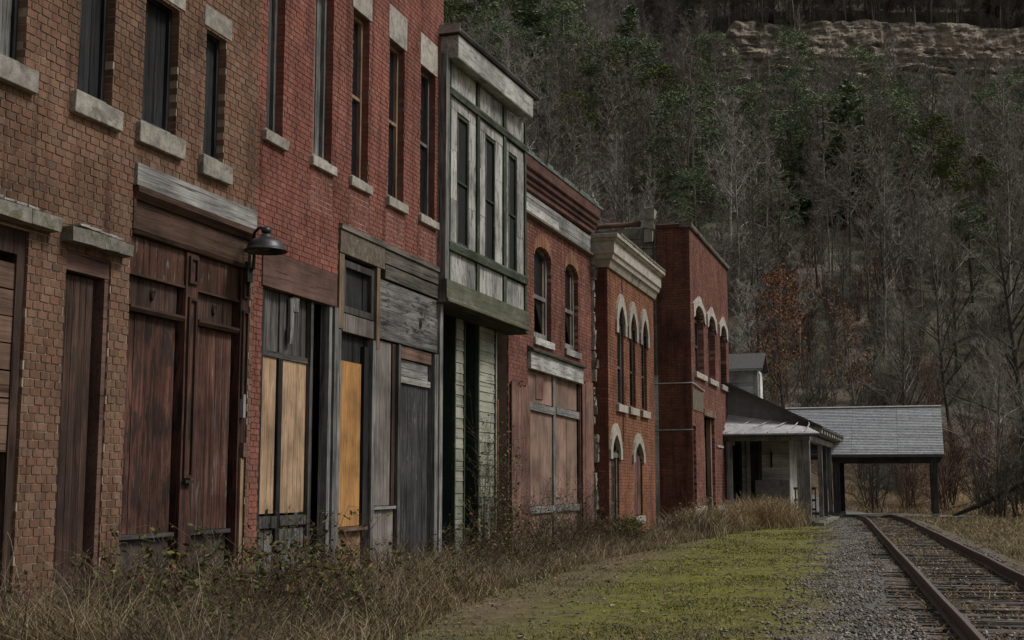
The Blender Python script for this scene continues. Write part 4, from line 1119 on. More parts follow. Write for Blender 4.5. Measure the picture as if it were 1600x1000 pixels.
# gable end in tar paper, main roof
k = MB(); k.add([(-2.5, 48.0, 3.2), (3.45, 48.0, 3.2), (3.45, 48.0, rz(3.45) - 0.05), (-2.5, 48.0, rz(-2.5) - 0.05), (-2.5, 48.15, 3.2), (3.45, 48.15, 3.2), (3.45, 48.15, rz(3.45) - 0.05), (-2.5, 48.15, rz(-2.5) - 0.05)],
              [(0, 1, 2, 3), (7, 6, 5, 4), (0, 4, 5, 1)])
k.add([(-8, 48.0, 3.2), (-2.5, 48.0, 3.2), (-2.5, 48.0, rz(-2.5) - 0.05), (-8, 48.0, 3.95)], [(0, 1, 2, 3)])
k.build('gable_wall', 'tar', DEP)
def roof_side(xa, xb):
    return [(xa, 47.6, rz(xa)), (xb, 47.6, rz(xb)), (xb + 0.35, 63.6, rz(xb) - 0.02), (xa, 63.6, rz(xa))]
slab(roof_side(-2.5, 3.75), 0.09, 'main_roof', 'shingle')
slab([(-8.5, 47.6, 3.7), (-2.5, 47.6, rz(-2.5)), (-2.5, 63.6, rz(-2.5)), (-8.5, 63.6, 3.7)], 0.09, 'main_roof', 'shingle')
for i in range(15):
    y = 47.75 + i * 1.1
    x = 3.5 + 0.33 * (y - 47.7) / 16
    k = MB(); k.add([(x - 0.3, y, 3.3), (x + 0.22, y, 3.3), (x + 0.22, y, 3.5), (x - 0.3, y, 3.62), (x - 0.3, y + 0.5, 3.3), (x + 0.22, y + 0.5, 3.3), (x + 0.22, y + 0.5, 3.5), (x - 0.3, y + 0.5, 3.62)],
                  [(0, 1, 2, 3), (4, 7, 6, 5), (1, 5, 6, 2), (0, 4, 5, 1)])
    k.build('rafter_block', 'p_whiteh', DEP)
# clapboard wall set back under the porch
k = MB(); k.box(-6, 2.3, 50.350, 50.500, 0.1, 3.9); k.box(2.18, 2.3, 50.500, 58.5, 0.1, 3.9); k.build('wall', 'p_depot', DEP)
k = MB(); z = 0.25
while z < 3.3:
    k.add([(-2, 50.330, z), (2.31, 50.330, z), (2.31, 50.345, z + 0.12), (-2, 50.345, z + 0.12)], [(0, 1, 2, 3)], rng.random())
    k.add([(-2, 50.330, z), (-2, 50.350, z), (2.31, 50.350, z), (2.31, 50.330, z)], [(0, 1, 2, 3)]); z += 0.123
stuff(k.build('clapboard_siding', 'p_depot', DEP))
w = MB()
for a, b_, c_, d_ in ((-0.12, -0.02, 0.9, 3.1), (0.42, 0.5, 0.9, 3.1), (-0.02, 0.42, 3.0, 3.1), (-0.02, 0.42, 0.9, 0.98), (0.17, 0.21, 0.98, 3.0)):
    w.box(a, b_, 50.220, 50.325, c_, d_)
for z in (1.5, 2.05, 2.6): w.box(-0.02, 0.42, 50.240, 50.320, z, z + 0.035)
w = w.build('window', 'w_postdk', DEP)
k = MB(); k.box(-0.02, 0.42, 50.300, 50.324, 0.98, 3.0); k.build('pane', 'glass', w)
for x in (0.68, 1.12):
    k = MB(); k.box(x, x + 0.14, 50.270, 50.328, 0.2, 3.15); k.build('door_board', 'w_postdk' if x > 1 else 'p_depot', DEP)
k = MB(); k.box(0.82, 1.12, 50.305, 50.328, 0.2, 3.1); k.build('door', 'w_dark', DEP)
k = MB(); k.box(1.0, 2.3, 50.160, 50.260, 0.2, 1.62); k.build('wainscot_panel', 'concrete', DEP)
k = MB(); k.box(1.6, 1.66, 50.250, 50.320, 2.1, 2.7); k.build('wall_bracket', 'w_char', DEP)
k = MB()
for z in (0.45, 0.8, 1.25): k.box(2.35, 3.2, 51.200, 51.270, z, z + 0.09)
for i in range(6): k.box(2.4 + i * 0.15, 2.45 + i * 0.15, 51.160, 51.198, 0.18, 1.34)
k.build('railing', 'w_postdk', DEP)
# dormer
dm = MB(); dm.box(-2.5, 0.74, 54.0, 55.9, 4.4, 6.24); dm = dm.build('dormer', 'p_dormer', DEP)
z = 4.75
while z < 6.2:
    k = MB(); k.prism([(53.985, z), (53.985, z + 0.15), (53.97, z)], -2.5, 0.6, axis='x'); k.build('clapboard', 'p_dormer', dm); z += 0.155
k = MB(); k.box(0.6, 0.765, 53.94, 54.1, 4.4, 6.24); k.build('corner_board', 'p_whiteh', dm)
k = MB(); k.box(0.742, 0.77, 54.25, 54.8, 5.1, 6.1); k.build('pane', 'glass_grey', dm)
k = MB(); k.box(0.742, 0.79, 54.16, 54.25, 5.0, 6.2); k.build('casing', 'p_whiteh', dm)
k = MB()
k.add([(-2.5, 53.6, 6.24), (1.0, 53.6, 6.24), (1.0, 54.95, 7.0), (-2.5, 54.95, 7.0), (-2.5, 53.6, 6.17), (1.0, 53.6, 6.17), (1.0, 54.95, 6.9), (-2.5, 54.95, 6.9)], [(0, 1, 2, 3), (4, 7, 6, 5), (0, 4, 5, 1), (1, 5, 6, 2)])
k.add([(-2.5, 54.95, 7.0), (1.0, 54.95, 7.0), (1.0, 56.2, 6.24), (-2.5, 56.2, 6.24), (1.0, 54.95, 6.9), (1.0, 56.2, 6.16)], [(0, 1, 2, 3), (1, 4, 5, 2)])
k.add([(0.74, 54.0, 6.2), (0.74, 55.9, 6.2), (0.74, 54.95, 6.9)], [(0, 1, 2)])
k.build('dormer_roof', 'shingle', dm)
k = MB(); k.box(-2.5, 0.98, 53.57, 53.6, 6.14, 6.22); k.build('dormer_fascia', 'p_whiteh', dm)
ORG[0] = ORG[1] = 0.0

# ================================================================== canopy across the track
CAN = thing('track_canopy', 'open-sided canopy with silvery striped roof standing over the track end', 'canopy', (5.0, 58.5, 0))
ORG[0], ORG[1] = 5.0, 58.5
def zc(y): return 2.7 + (y - 57.0) * 0.86 if y < 59.5 else 2.7 + 2.15 - (y - 59.5) * 0.86
k = MB()
for i in range(30):
    y0 = 57.0 + 2.5 * i / 30; y1 = 57.0 + 2.5 * (i + 1.25) / 30
    for xa, xb in ((1.4, 4.3), (4.31, 6.2), (6.21, 8.07)):
        k.add([(xa, y0, zc(y0) + 0.045), (xb, y0, zc(y0) + 0.045), (xb, y1, zc(min(y1, 59.5)) + 0.004), (xa, y1, zc(min(y1, 59.5)) + 0.004), (xa, y0, zc(y0)), (xb, y0, zc(y0))],
              [(0, 1, 2, 3), (0, 4, 5, 1)], rng.random() * 0.98 + 0.01)
stuff(k.build('roof_courses', 'roof_grey', CAN))
k = MB()
k.add([(1.35, 57.0, 2.68), (8.08, 57.0, 2.68), (8.08, 59.5, 4.83), (1.35, 59.5, 4.83), (1.35, 62, 2.68), (8.08, 62, 2.68), (1.35, 57, 2.6), (8.08, 57, 2.6), (8.08, 59.5, 4.75), (1.35, 59.5, 4.75), (1.35, 62, 2.6), (8.08, 62, 2.6)],
      [(0, 1, 2, 3), (3, 2, 5, 4), (6, 9, 8, 7), (9, 10, 11, 8), (0, 6, 7, 1), (4, 5, 11, 10), (1, 7, 8, 2), (2, 8, 11, 5), (0, 3, 9, 6), (3, 4, 10, 9)])
k.build('roof_deck', 'shingle', CAN)
k = MB(); k.prism([(59.4, 4.87), (59.5, 4.92), (59.6, 4.87)], 1.35, 8.09, axis='x'); k.build('ridge_cap', 'flash', CAN)
for y in (57.5, 61.5):
    k = MB(); k.box(3.4, 7.95, y - 0.12, y + 0.12, 2.4, 2.66); k.build('beam', 'w_postdk', CAN)
    for x in (3.62, 7.66):
        k = MB(); k.box(x - 0.14, x + 0.14, y - 0.13, y + 0.13, 0.2, 2.398); k.build('post', 'w_postdk', CAN, bevel=0.012)
        k = MB(); k.box(x - 0.16, x + 0.16, y - 0.16, y + 0.16, -0.05, 0.22); k.build('footing', 'concrete', CAN, bevel=0.015)
for x in (3.62, 7.66):
    k = MB(); k.box(x - 0.1, x + 0.1, 57.63, 61.37, 2.42, 2.62); k.build('beam', 'w_postdk', CAN)
ORG[0] = ORG[1] = 0.0

# retaining wall and fallen log beyond
RW = thing('retaining_wall', 'broken grey concrete retaining wall on the bank behind the canopy', 'wall', (5.9, 73.0, 1.0))
RW.rotation_euler = (0, 0, R(24))
for i, (x, h) in enumerate(((-0.9, 2.3), (-0.6, 2.15), (-0.3, 1.95), (0.0, 1.75), (0.3, 1.5), (0.6, 1.2), (0.9, 0.85))):
    k = MB(); k.rough_box(x - 0.15, x + 0.146, -0.2, 0.3, -1.5, h - 0.1, 0.02); k.build('wall_block', 'concrete', RW)
    k = MB(); k.rough_box(x - 0.155, x + 0.15, -0.27, 0.36, h - 0.095, h + rng.uniform(-0.03, 0.03), 0.025); k.build('coping_stone', 'stone_pale', RW)
M['bark_dark'] = plain('dark_bark', (0.075, 0.066, 0.055), 14, 0.55, bump=0.9, second=(0.05, 0.055, 0.035), at=0.6)
k = MB(); k.tube([(0, 0, 0.05), (1.0, 0.3, 0.45), (2.2, 0.5, 1.05), (3.4, 0.7, 1.75), (5.0, 1.0, 2.4), (7.5, 1.6, 3.2)], [0.07, 0.12, 0.15, 0.14, 0.12, 0.09], 10)
k.tube([(3.4, 0.7, 1.8), (4.0, 0.2, 2.6), (4.3, 0.1, 3.3)], [0.1, 0.07, 0.03], 6); k.tube([(2.2, 0.5, 1.1), (2.5, 0.1, 0.7), (2.6, -0.2, 0.1)], [0.09, 0.07, 0.05], 6)
k.v = [(x + 0.07 * mnoise.noise(Vector((x * 2.5, y * 2.5, z * 2.5))), y, z + 0.08 * mnoise.noise(Vector((x * 2.1, y * 3, z * 3 + 5)))) for x, y, z in k.v]
lg = tag(k.build('fallen_log', 'bark_dark', smooth=True), 'thick dark fallen tree trunk leaning at the edge of the woods', 'log')
lg.location = (8.4, 60.5, 0.0)

# ================================================================== railway track
TR = thing('railway_track', 'single rusty railway track with old weathered wooden ties', 'railway track', (7.4, 20.0, 0))
ORG[0], ORG[1] = 7.4, 20.0
GA = 1.40
prof = [(p * 0.85, z - 0.03) for p, z in [(-0.07, 0.075), (0.07, 0.075), (0.07, 0.087), (0.012, 0.105), (0.012, 0.19), (0.036, 0.205), (0.036, 0.235), (0.028, 0.242), (-0.028, 0.242), (-0.036, 0.235), (-0.036, 0.205), (-0.012, 0.19), (-0.012, 0.105), (-0.07, 0.087)]]
for off in (0.0, GA):
    k = MB(); pts = np.linspace(4, 58.5, 60); n = len(prof); vs = []; fs = []
    for y in pts:
        dz = 0.012 * mnoise.noise(Vector((off, y * 0.3, 0))) - (0.14 * max(0, (y - 56.0) / 2.5)); dx = 0.015 * mnoise.noise(Vector((off + 5, y * 0.25, 3)))
        vs += [(rail_left(y) + off + p + dx, y, z + dz) for p, z in prof]
    for i in range(len(pts) - 1):
        fs += [(i * n + j, i * n + (j + 1) % n, (i + 1) * n + (j + 1) % n, (i + 1) * n + j) for j in range(n)]
    k.add(vs, fs); rail = k.build('rail', 'rail', TR)
    k = MB(); vs = []; fs = []
    for i, y in enumerate(pts[:-3]):
        j = i * n
        a = [v for v in ()]
        vs += [(rail_left(y) + off + p, y, 0.2145 + 0.012 * mnoise.noise(Vector((off, y * 0.3, 0)))) for p in (-0.024 + 0.015 * mnoise.noise(Vector((off + 5, y * 0.25, 3))), 0.024 + 0.015 * mnoise.noise(Vector((off + 5, y * 0.25, 3))))]
    fs = [(2 * i, 2 * i + 1, 2 * i + 3, 2 * i + 2) for i in range(len(pts) - 4)]
    k.add(vs, fs); k.build('running_surface', 'rail_top', rail)
ORG[0] = ORG[1] = 0.0
tms = []
for i in range(6):
    k = MB(); n = 10
    for j in range(n):          # a tie split along its grain
        pass
    ys_ = np.linspace(-0.115, 0.115, 5)
    for a, b_ in zip(ys_[:-1], ys_[1:]):
        h = rng.uniform(-0.018, 0.0)
        k.rough_box(-1.2 + rng.uniform(-0.04, 0.04), 1.2 + rng.uniform(-0.05, 0.05), a + 0.002, b_ - 0.003, -0.1, 0.066 + h, 0.006)
    m_ = k.mesh('tie'); m_.materials.append(M['w_tie']); tms.append(m_)
y = 5.0; i = 0
plates = MB(); ORG[0], ORG[1] = 7.4, 20.0
while y < 57.5:
    o = link('tie', tms[i % 6], None, TR)
    xc = rail_left(y) + GA / 2
    o.location = (xc - 7.4 + rng.uniform(-0.05, 0.05), y - 20.0, rng.uniform(-0.034, -0.012))
    o.rotation_euler = (0, 0, math.atan(-RS) * 1.0 + rng.uniform(-0.012, 0.012) - 0.0)
    o.rotation_euler[2] = math.atan(RS) + rng.uniform(-0.02, 0.02) if i % 2 else math.atan(RS) * 0.9
    for off in (0, GA):
        x = rail_left(y) + off
        plates.box(x - 0.12, x + 0.12, y - 0.08, y + 0.08, 0.036, 0.0445)
        for sx_ in (-0.09, 0.09): plates.box(x + sx_ - 0.012, x + sx_ + 0.012, y + 0.03, y + 0.055, 0.045, 0.075)
    y += 0.53 + rng.uniform(-0.03, 0.03); i += 1
stuff(plates.build('tie_plates_and_spikes', 'rail', TR))
ORG[0] = ORG[1] = 0.0

# ================================================================== scattered ground cover (numpy)
def soup(name, V, F, rnd, mat, smooth=False):
    """V (n,3), F list of (m,k) index arrays, rnd per face"""
    me = bpy.data.meshes.new(name)
    me.vertices.add(len(V)); me.vertices.foreach_set('co', np.ascontiguousarray(V, dtype=np.float32).ravel())
    tot = sum(f.size for f in F); nf = sum(len(f) for f in F)
    me.loops.add(tot); me.polygons.add(nf)
    me.loops.foreach_set('vertex_index', np.concatenate([f.ravel() for f in F]).astype(np.int32))
    ls = []; s_ = 0
    for f in F:
        ls.append(np.arange(len(f)) * f.shape[1] + s_); s_ += f.size
    me.polygons.foreach_set('loop_start', np.concatenate(ls).astype(np.int32))
    me.update(calc_edges=True)
    a = me.attributes.new('rnd', 'FLOAT', 'FACE'); a.data.foreach_set('value', np.asarray(rnd, dtype=np.float32))
    return link(name, me, mat)

def vgz(x, y):
    return np.array([gz(a, b) if hill_d(a, b) <= 0 else max(gz(a, b), hill_z(a, b)) for a, b in zip(x, y)])

def blades(x, y, z, h, w, lean, seed=0, droop=0.3):
    n = len(x); g = np.random.default_rng(seed)
    az = g.uniform(0, 2 * np.pi, n); faz = g.uniform(0, 2 * np.pi, n)
    lx, ly = np.cos(az) * lean * h, np.sin(az) * lean * h
    wx, wy = np.cos(faz) * w / 2, np.sin(faz) * w / 2
    P = np.zeros((n, 7, 3))
    kx, ky = g.normal(0, 0.13, (2, n)) * h
    for i, (t, ww) in enumerate(((0, 1.0), (0.45, 0.85), (0.8, 0.55))):
        c = t ** 1.8
        zz = h * (t - droop * lean * t ** 3)
        kk = (0, 1.0, 0.4)[i]
        P[:, 2 * i] = np.stack([x + lx * c + kx * kk - wx * ww, y + ly * c + ky * kk - wy * ww, z + zz], 1)
        P[:, 2 * i + 1] = np.stack([x + lx * c + kx * kk + wx * ww, y + ly * c + ky * kk + wy * ww, z + zz], 1)
    P[:, 6] = np.stack([x + lx, y + ly, z + h * (1 - droop * lean)], 1)
    b_ = np.arange(n)[:, None] * 7
    q = np.concatenate([b_ + [0, 1, 3, 2], b_ + [2, 3, 5, 4]], 1).reshape(-1, 4)
    t = (b_ + [4, 5, 6]).reshape(-1, 3)
    r = g.random(n) * 0.98 + 0.01
    return P.reshape(-1, 3), [q, t], np.concatenate([np.repeat(r, 2), r])

M['straw'] = rndmat('dry_straw', [(0, (0.09, 0.066, 0.04)), (0.3, (0.2, 0.152, 0.09)), (0.6, (0.32, 0.25, 0.15)), (0.85, (0.43, 0.35, 0.225)), (0.93, (0.12, 0.13, 0.04)), (1, (0.15, 0.1, 0.06))], big=0.9)
M['stalk'] = rndmat('curling_stalks', [(0, (0.07, 0.05, 0.035)), (0.35, (0.18, 0.135, 0.088)), (0.7, (0.34, 0.275, 0.185)), (0.92, (0.5, 0.425, 0.31)), (1, (0.19, 0.09, 0.055))], big=0.8)
M['gold'] = rndmat('golden_straw', [(0, (0.19, 0.135, 0.075)), (0.5, (0.34, 0.255, 0.15)), (1, (0.46, 0.365, 0.23))])
M['greengrass'] = rndmat('mossy_grass', [(0, (0.06, 0.07, 0.018)), (0.35, (0.13, 0.14, 0.03)), (0.65, (0.2, 0.2, 0.05)), (0.85, (0.22, 0.18, 0.09)), (1, (0.3, 0.24, 0.14))], big=1.3)
M['stem'] = rndmat('dead_stems', [(0, (0.05, 0.036, 0.028)), (0.5, (0.1, 0.072, 0.052)), (0.8, (0.16, 0.12, 0.085)), (1, (0.09, 0.05, 0.04))])
M['leaf'] = rndmat('last_leaves', [(0, (0.05, 0.065, 0.022)), (0.5, (0.1, 0.115, 0.035)), (0.8, (0.16, 0.165, 0.05)), (0.93, (0.2, 0.14, 0.06)), (1, (0.26, 0.08, 0.04))])
M['litter'] = rndmat('fallen_leaves', [(0, (0.07, 0.045, 0.03)), (0.5, (0.17, 0.105, 0.065)), (0.85, (0.26, 0.165, 0.1)), (1, (0.4, 0.32, 0.25))])
M['gravelstone'] = rndmat('ballast_stone', [(0, (0.06, 0.053, 0.048)), (0.45, (0.145, 0.13, 0.118)), (0.85, (0.245, 0.228, 0.21)), (1, (0.36, 0.34, 0.31))])

def weed_edge(y):   # how far the dry weeds reach out from the fronts
    return np.interp(y, [8, 11, 14, 18, 24, 30, 36, 42, 47], [2.4, 2.25, 1.65, 1.2, 1.15, 1.35, 1.6, 2.3, 2.4])
def near_sample(n, y0, y1, power=1.6):
    u = nr.random(n)
    return y0 + (y1 - y0) * u ** power
# tall dry weeds along the fronts
n = 62000
y = near_sample(n, 8.0, 47.5, 1.8)
f = nr.random(n) ** 0.85
x = -0.3 + 0.28 * (y < 22) + f * (weed_edge(y) + 0.1)
pt_ = np.array([mnoise.noise(Vector((a * 1.6, b_ * 1.3, 24.2))) for a, b_ in zip(x, y)])
keep = ~((y > 22.7) & (y < 29) & (x < -0.12)) & (nr.random(n) < np.clip(0.62 + 1.5 * pt_, 0.05, 1)); x, y, f = x[keep], y[keep], f[keep]; n = len(x)
clump = np.array([mnoise.noise(Vector((a * 1.1, b_ * 1.1, 4.2))) for a, b_ in zip(x, y)])
h = (0.2 + 0.5 * nr.random(n) ** 1.4) * (1.15 - 0.75 * f) * (1 + 0.7 * clump) * np.interp(y, [8, 13, 20, 47], [1.5, 1.35, 0.95, 1.0])
V, F, r = blades(x, y, vgz(x, y), np.clip(h, 0.04, 1.0), 0.004 + 0.005 * nr.random(n) + y * 0.00016, 0.2 + 1.0 * nr.random(n), 1)
stuff(tag(soup('dry_weeds', V, F, r, 'straw'), 'tangled mass of tall dry tan weeds along the building fronts', 'weeds'))
# curling stalks through the weeds
def strands(n, x, y, z, h, w, seed, seg=9):
    g = np.random.default_rng(seed)
    az = g.uniform(0, 6.28, n); el = g.uniform(0.9, 1.55, n)
    d = np.stack([np.cos(az) * np.cos(el), np.sin(az) * np.cos(el), np.sin(el)], 1)
    curl = g.normal(0, 0.32, (n, 3)); curl[:, 2] = -np.abs(g.normal(0.06, 0.16, n))
    p = np.stack([x, y, z], 1); fz = g.uniform(0, 6.28, n); side_ = np.stack([np.cos(fz), np.sin(fz), np.zeros(n)], 1)
    P = np.zeros((n, seg * 2, 3)); st = (h / (seg - 1))[:, None]
    for i in range(seg):
        ww = (w * (1 - 0.8 * i / (seg - 1)))[:, None] / 2
        P[:, 2 * i] = p - side_ * ww; P[:, 2 * i + 1] = p + side_ * ww
        d = d + curl * (0.25 + 0.16 * i) + g.normal(0, 0.1, (n, 3)); d /= np.linalg.norm(d, axis=1)[:, None]
        p = p + d * st; p[:, 2] = np.maximum(p[:, 2], z + 0.02)
    b_ = np.arange(n)[:, None] * (seg * 2)
    q = np.concatenate([b_ + [2 * i, 2 * i + 1, 2 * i + 3, 2 * i + 2] for i in range(seg - 1)], 1).reshape(-1, 4)
    return P.reshape(-1, 3), [q], np.repeat(g.random(n) * 0.98 + 0.01, seg - 1)
n = 15000
y = near_sample(n, 8.2, 36, 1.9); f = nr.random(n)
x = -0.0 + f * (weed_edge(y) * 0.95); x = np.where((y > 22.7) & (y < 29), x - 0.1, x)
cl2 = np.array([mnoise.noise(Vector((a * 0.9, b_ * 0.8, 14.2))) for a, b_ in zip(x, y)])
h = (0.35 + 0.85 * nr.random(n)) * (1.15 - 0.6 * f) * np.interp(y, [8, 14, 20, 36], [1.1, 1.0, 0.75, 0.7]) * (1 + 0.6 * cl2)
V, F, r = strands(n, x, y, vgz(x, y), np.clip(h, 0.1, 1.5), 0.004 + 0.003 * nr.random(n) + y * 0.0001, 21)
stuff(tag(soup('tangled_stalks', V, F, r, 'stalk'), 'curling dead stalks tangled through the weeds along the fronts', 'weeds'))
# low grass and moss tufts of the lane
n = 90000
y = near_sample(n, 10.5, 60, 1.7)
t_ = 1.2 + nr.random(n) * 5.0
x = t_ - RS * (y - 12)
m_ = np.array([mnoise.noise(Vector((a * 0.6, b_ * 0.45, 9.2))) for a, b_ in zip(x, y)])
keep = (nr.random(n) < np.clip(0.62 + m_ * 1.1, 0.08, 1)) & (x > 0.6); x, y = x[keep], y[keep]; n = len(x)
V, F, r = blades(x, y, vgz(x, y) - 0.004, (0.012 + 0.045 * nr.random(n) ** 2) * (1 + 0.9 * np.clip(m_[keep], -0.5, 1)), 0.006 + y * 0.0003, 0.5 + 0.8 * nr.random(n), 2)
stuff(tag(soup('short_grass', V, F, r, 'greengrass'), 'short mossy green grass carpeting the lane beside the track', 'grass'))
# right bank: dry grass
n = 42000
y = near_sample(n, 16, 66, 1.5); x = rail_left(y) + GA + 0.75 + nr.random(n) ** 1.2 * 9.0
keep = ~((y > 58.3) & (y < 62.4) & (x < 9.5)); x, y = x[keep], y[keep]; n = len(x)
m_ = np.array([mnoise.noise(Vector((a * 0.5, b_ * 0.5, 1.2))) for a, b_ in zip(x, y)])
V, F, r = blades(x, y, vgz(x, y), (0.05 + 0.2 * nr.random(n) ** 2) * (1 + 0.9 * m_) + 0.01, 0.007 + y * 0.0002, 0.5 + 0.8 * nr.random(n), 3)
stuff(tag(soup('bank_grass', V, F, r, 'straw'), 'dry tan grass on the bank right of the track', 'grass'))
# tall grass at the foot of the wooded slope
n = 30000
y = 60 + 24 * nr.random(n); x = -8 + 42 * nr.random(n)
keep = np.array([hill_d(a, b_) > -3.5 for a, b_ in zip(x, y)]) & ~((np.abs(x - np.interp(y, [60, 64, 67.5, 71.5, 75], [4.5, 3.0, 1.4, -1.5, -6])) < 1.9) & (x < 6)); x, y = x[keep], y[keep]; n = len(x)
V, F, r = blades(x, y, vgz(x, y), 0.12 + 0.45 * nr.random(n) ** 2, 0.02 + 0.012 * nr.random(n), 0.5 + 0.7 * nr.random(n), 4)
stuff(tag(soup('slope_grass', V, F, r, 'gold'), 'straw coloured grass on the bank below the woods', 'grass'))
# dead grass between the ties
n = 16000
y = near_sample(n, 10, 57, 1.5); x = rail_left(y) - 0.25 + nr.random(n) * 1.9
m_ = np.array([mnoise.noise(Vector((a * 1.5, b_ * 0.9, 7.2))) for a, b_ in zip(x, y)])
keep = m_ > -0.05; x, y = x[keep], y[keep]; n = len(x)
V, F, r = blades(x, y, vgz(x, y), 0.03 + 0.12 * nr.random(n) ** 2, 0.007 + y * 0.0002, 0.5 + 0.8 * nr.random(n), 5)
stuff(tag(soup('track_weeds', V, F, r, 'straw'), 'dead grass tufts growing between the railway ties', 'grass'))

def stones(n, x, y, z, s, seed):
    g = np.random.default_rng(seed)
    base = np.array([(1, 0, 0), (0, 1, 0), (-1, 0, 0), (0, -1, 0), (0, 0, 0.75), (0, 0, -0.6)], float)
    fc = np.array([(0, 1, 4), (1, 2, 4), (2, 3, 4), (3, 0, 4), (1, 0, 5), (2, 1, 5), (3, 2, 5), (0, 3, 5)])
    P = base[None] * (1 + g.uniform(-0.4, 0.4, (n, 6, 1)))
    a = g.uniform(0, 6.28, n); ca, sa = np.cos(a), np.sin(a)
    X = P[..., 0] * ca[:, None] - P[..., 1] * sa[:, None]; Y = P[..., 0] * sa[:, None] + P[..., 1] * ca[:, None]
    P = np.stack([X, Y, P[..., 2] + g.uniform(-0.3, 0.3, (n, 6))], 2) * s[:, None, None] + np.stack([x, y, z], 1)[:, None]
    F = (np.arange(n)[:, None, None] * 6 + fc[None]).reshape(-1, 3)
    return P.reshape(-1, 3), [F], np.repeat(g.random(n) * 0.98 + 0.01, 8)
n = 42000
y = near_sample(n, 10.5, 58, 1.8)
t_ = np.where(nr.random(n) < 0.78, 6.5 + nr.normal(0, 0.55, n), 7.2 + 2.1 * nr.random(n))
x = t_ - RS * (y - 12)
m_ = np.array([mnoise.noise(Vector((a * 0.9, b_ * 0.55, 3.3))) + 0.5 * mnoise.noise(Vector((a * 3, b_ * 2, 1.3))) for a, b_ in zip(x, y)])
keep = nr.random(n) < np.clip(0.55 + 1.2 * m_, 0.06, 1); x, y = x[keep], y[keep]; n = len(x)
V, F, r = stones(n, x, y, vgz(x, y) + 0.006, 0.009 + 0.02 * nr.random(n) ** 2 + y * 0.0001, 5)
stuff(tag(soup('ballast', V, F, r, 'gravelstone'), 'grey crushed stone beside and between the rails', 'gravel'))
n = 900
y = near_sample(n, 10.5, 50, 1.5); x = 1.5 + nr.random(n) * 4.5 - RS * (y - 12)
V, F, r = stones(n, x, y, vgz(x, y) + 0.004, 0.01 + 0.025 * nr.random(n) ** 3, 6)
stuff(tag(soup('loose_stones', V, F, r, 'gravelstone'), 'small loose stones strewn over the grassy lane', 'stones'))
n = 8000
y = near_sample(n, 9.5, 58, 1.6); x = np.where(nr.random(n) < 0.45, 6.9 + 2.2 * nr.random(n), 0.4 + nr.random(n) ** 1.2 * 9.5) - RS * (y - 12); x = np.maximum(x, 0.35)
g = np.random.default_rng(8); s_ = 0.018 + 0.03 * g.random(n) + y * 0.0003
a = g.uniform(0, 6.28, n); zz = vgz(x, y) + 0.012
c_, d_ = np.cos(a) * s_, np.sin(a) * s_
P = np.stack([np.stack([x - c_, y - d_, zz], 1), np.stack([x + d_ * .6, y - c_ * .6, zz + g.uniform(0, .02, n)], 1), np.stack([x + c_, y + d_, zz + g.uniform(0, .012, n)], 1), np.stack([x - d_ * .6, y + c_ * .6, zz + g.uniform(0, .02, n)], 1)], 1)
stuff(tag(soup('fallen_leaves', P.reshape(-1, 3), [np.arange(n * 4).reshape(n, 4)], g.random(n), 'litter'), 'brown fallen leaves scattered on the lane and track', 'leaves'))

# ------------------------------------------------------------------ weed and bramble plants along the fronts
def weed_plant(seed, h, nst, spread, leaves, curl=0.5):
    g = random.Random(seed); st = MB(); lf = MB()
    for i in range(nst):
        a = g.uniform(0, 6.28); hh = h * g.uniform(0.5, 1.0); sp = spread * g.uniform(0.3, 1.0)
        b0 = Vector((g.uniform(-0.08, 0.08) * spread * 2, g.uniform(-0.15, 0.15) * spread * 2, 0)); pts = []
        for k in range(6):
            t = k / 5
            pts.append(b0 + Vector((math.cos(a) * sp * t ** 1.5, math.sin(a) * sp * t ** 1.5, hh * (t - curl * 0.35 * t ** 3))) + Vector((g.uniform(-.02, .02), g.uniform(-.02, .02), 0)))
        rr = g.uniform(0.0035, 0.0065)
        st.tube(pts, [rr * (1 - 0.75 * k / 5) for k in range(6)], 4, g.random(), cap=False)
        for m_ in range(g.randint(4, 8)):
            k = g.randint(1, 5); p = pts[k]; aa = g.uniform(0, 6.28); L = hh * g.uniform(0.12, 0.35)
            q = p + Vector((math.cos(aa) * L * 0.7, math.sin(aa) * L * 0.7, L * g.uniform(0.2, 0.8)))
            mm = (p + q) / 2 + Vector((g.uniform(-.2, .2) * L, g.uniform(-.2, .2) * L, L * g.uniform(-.05, 0.3)))
            st.tube([p, mm, q], [rr * 0.55, rr * 0.45, rr * 0.25], 3, g.random(), cap=False)
            if g.random() < leaves:
                for _ in range(3):
                    c = q.lerp(p, g.random() * 0.6); s = g.uniform(0.014, 0.042)
                    u = Vector((g.uniform(-1, 1), g.uniform(-1, 1), g.uniform(-.6, .6))).normalized() * s; w_ = Vector((g.uniform(-1, 1), g.uniform(-1, 1), g.uniform(-1, 1))).normalized() * s * 0.6
                    lf.add([tuple(c - u), tuple(c + w_), tuple(c + u), tuple(c - w_)], [(0, 1, 2, 3)], g.random())
    return st, lf

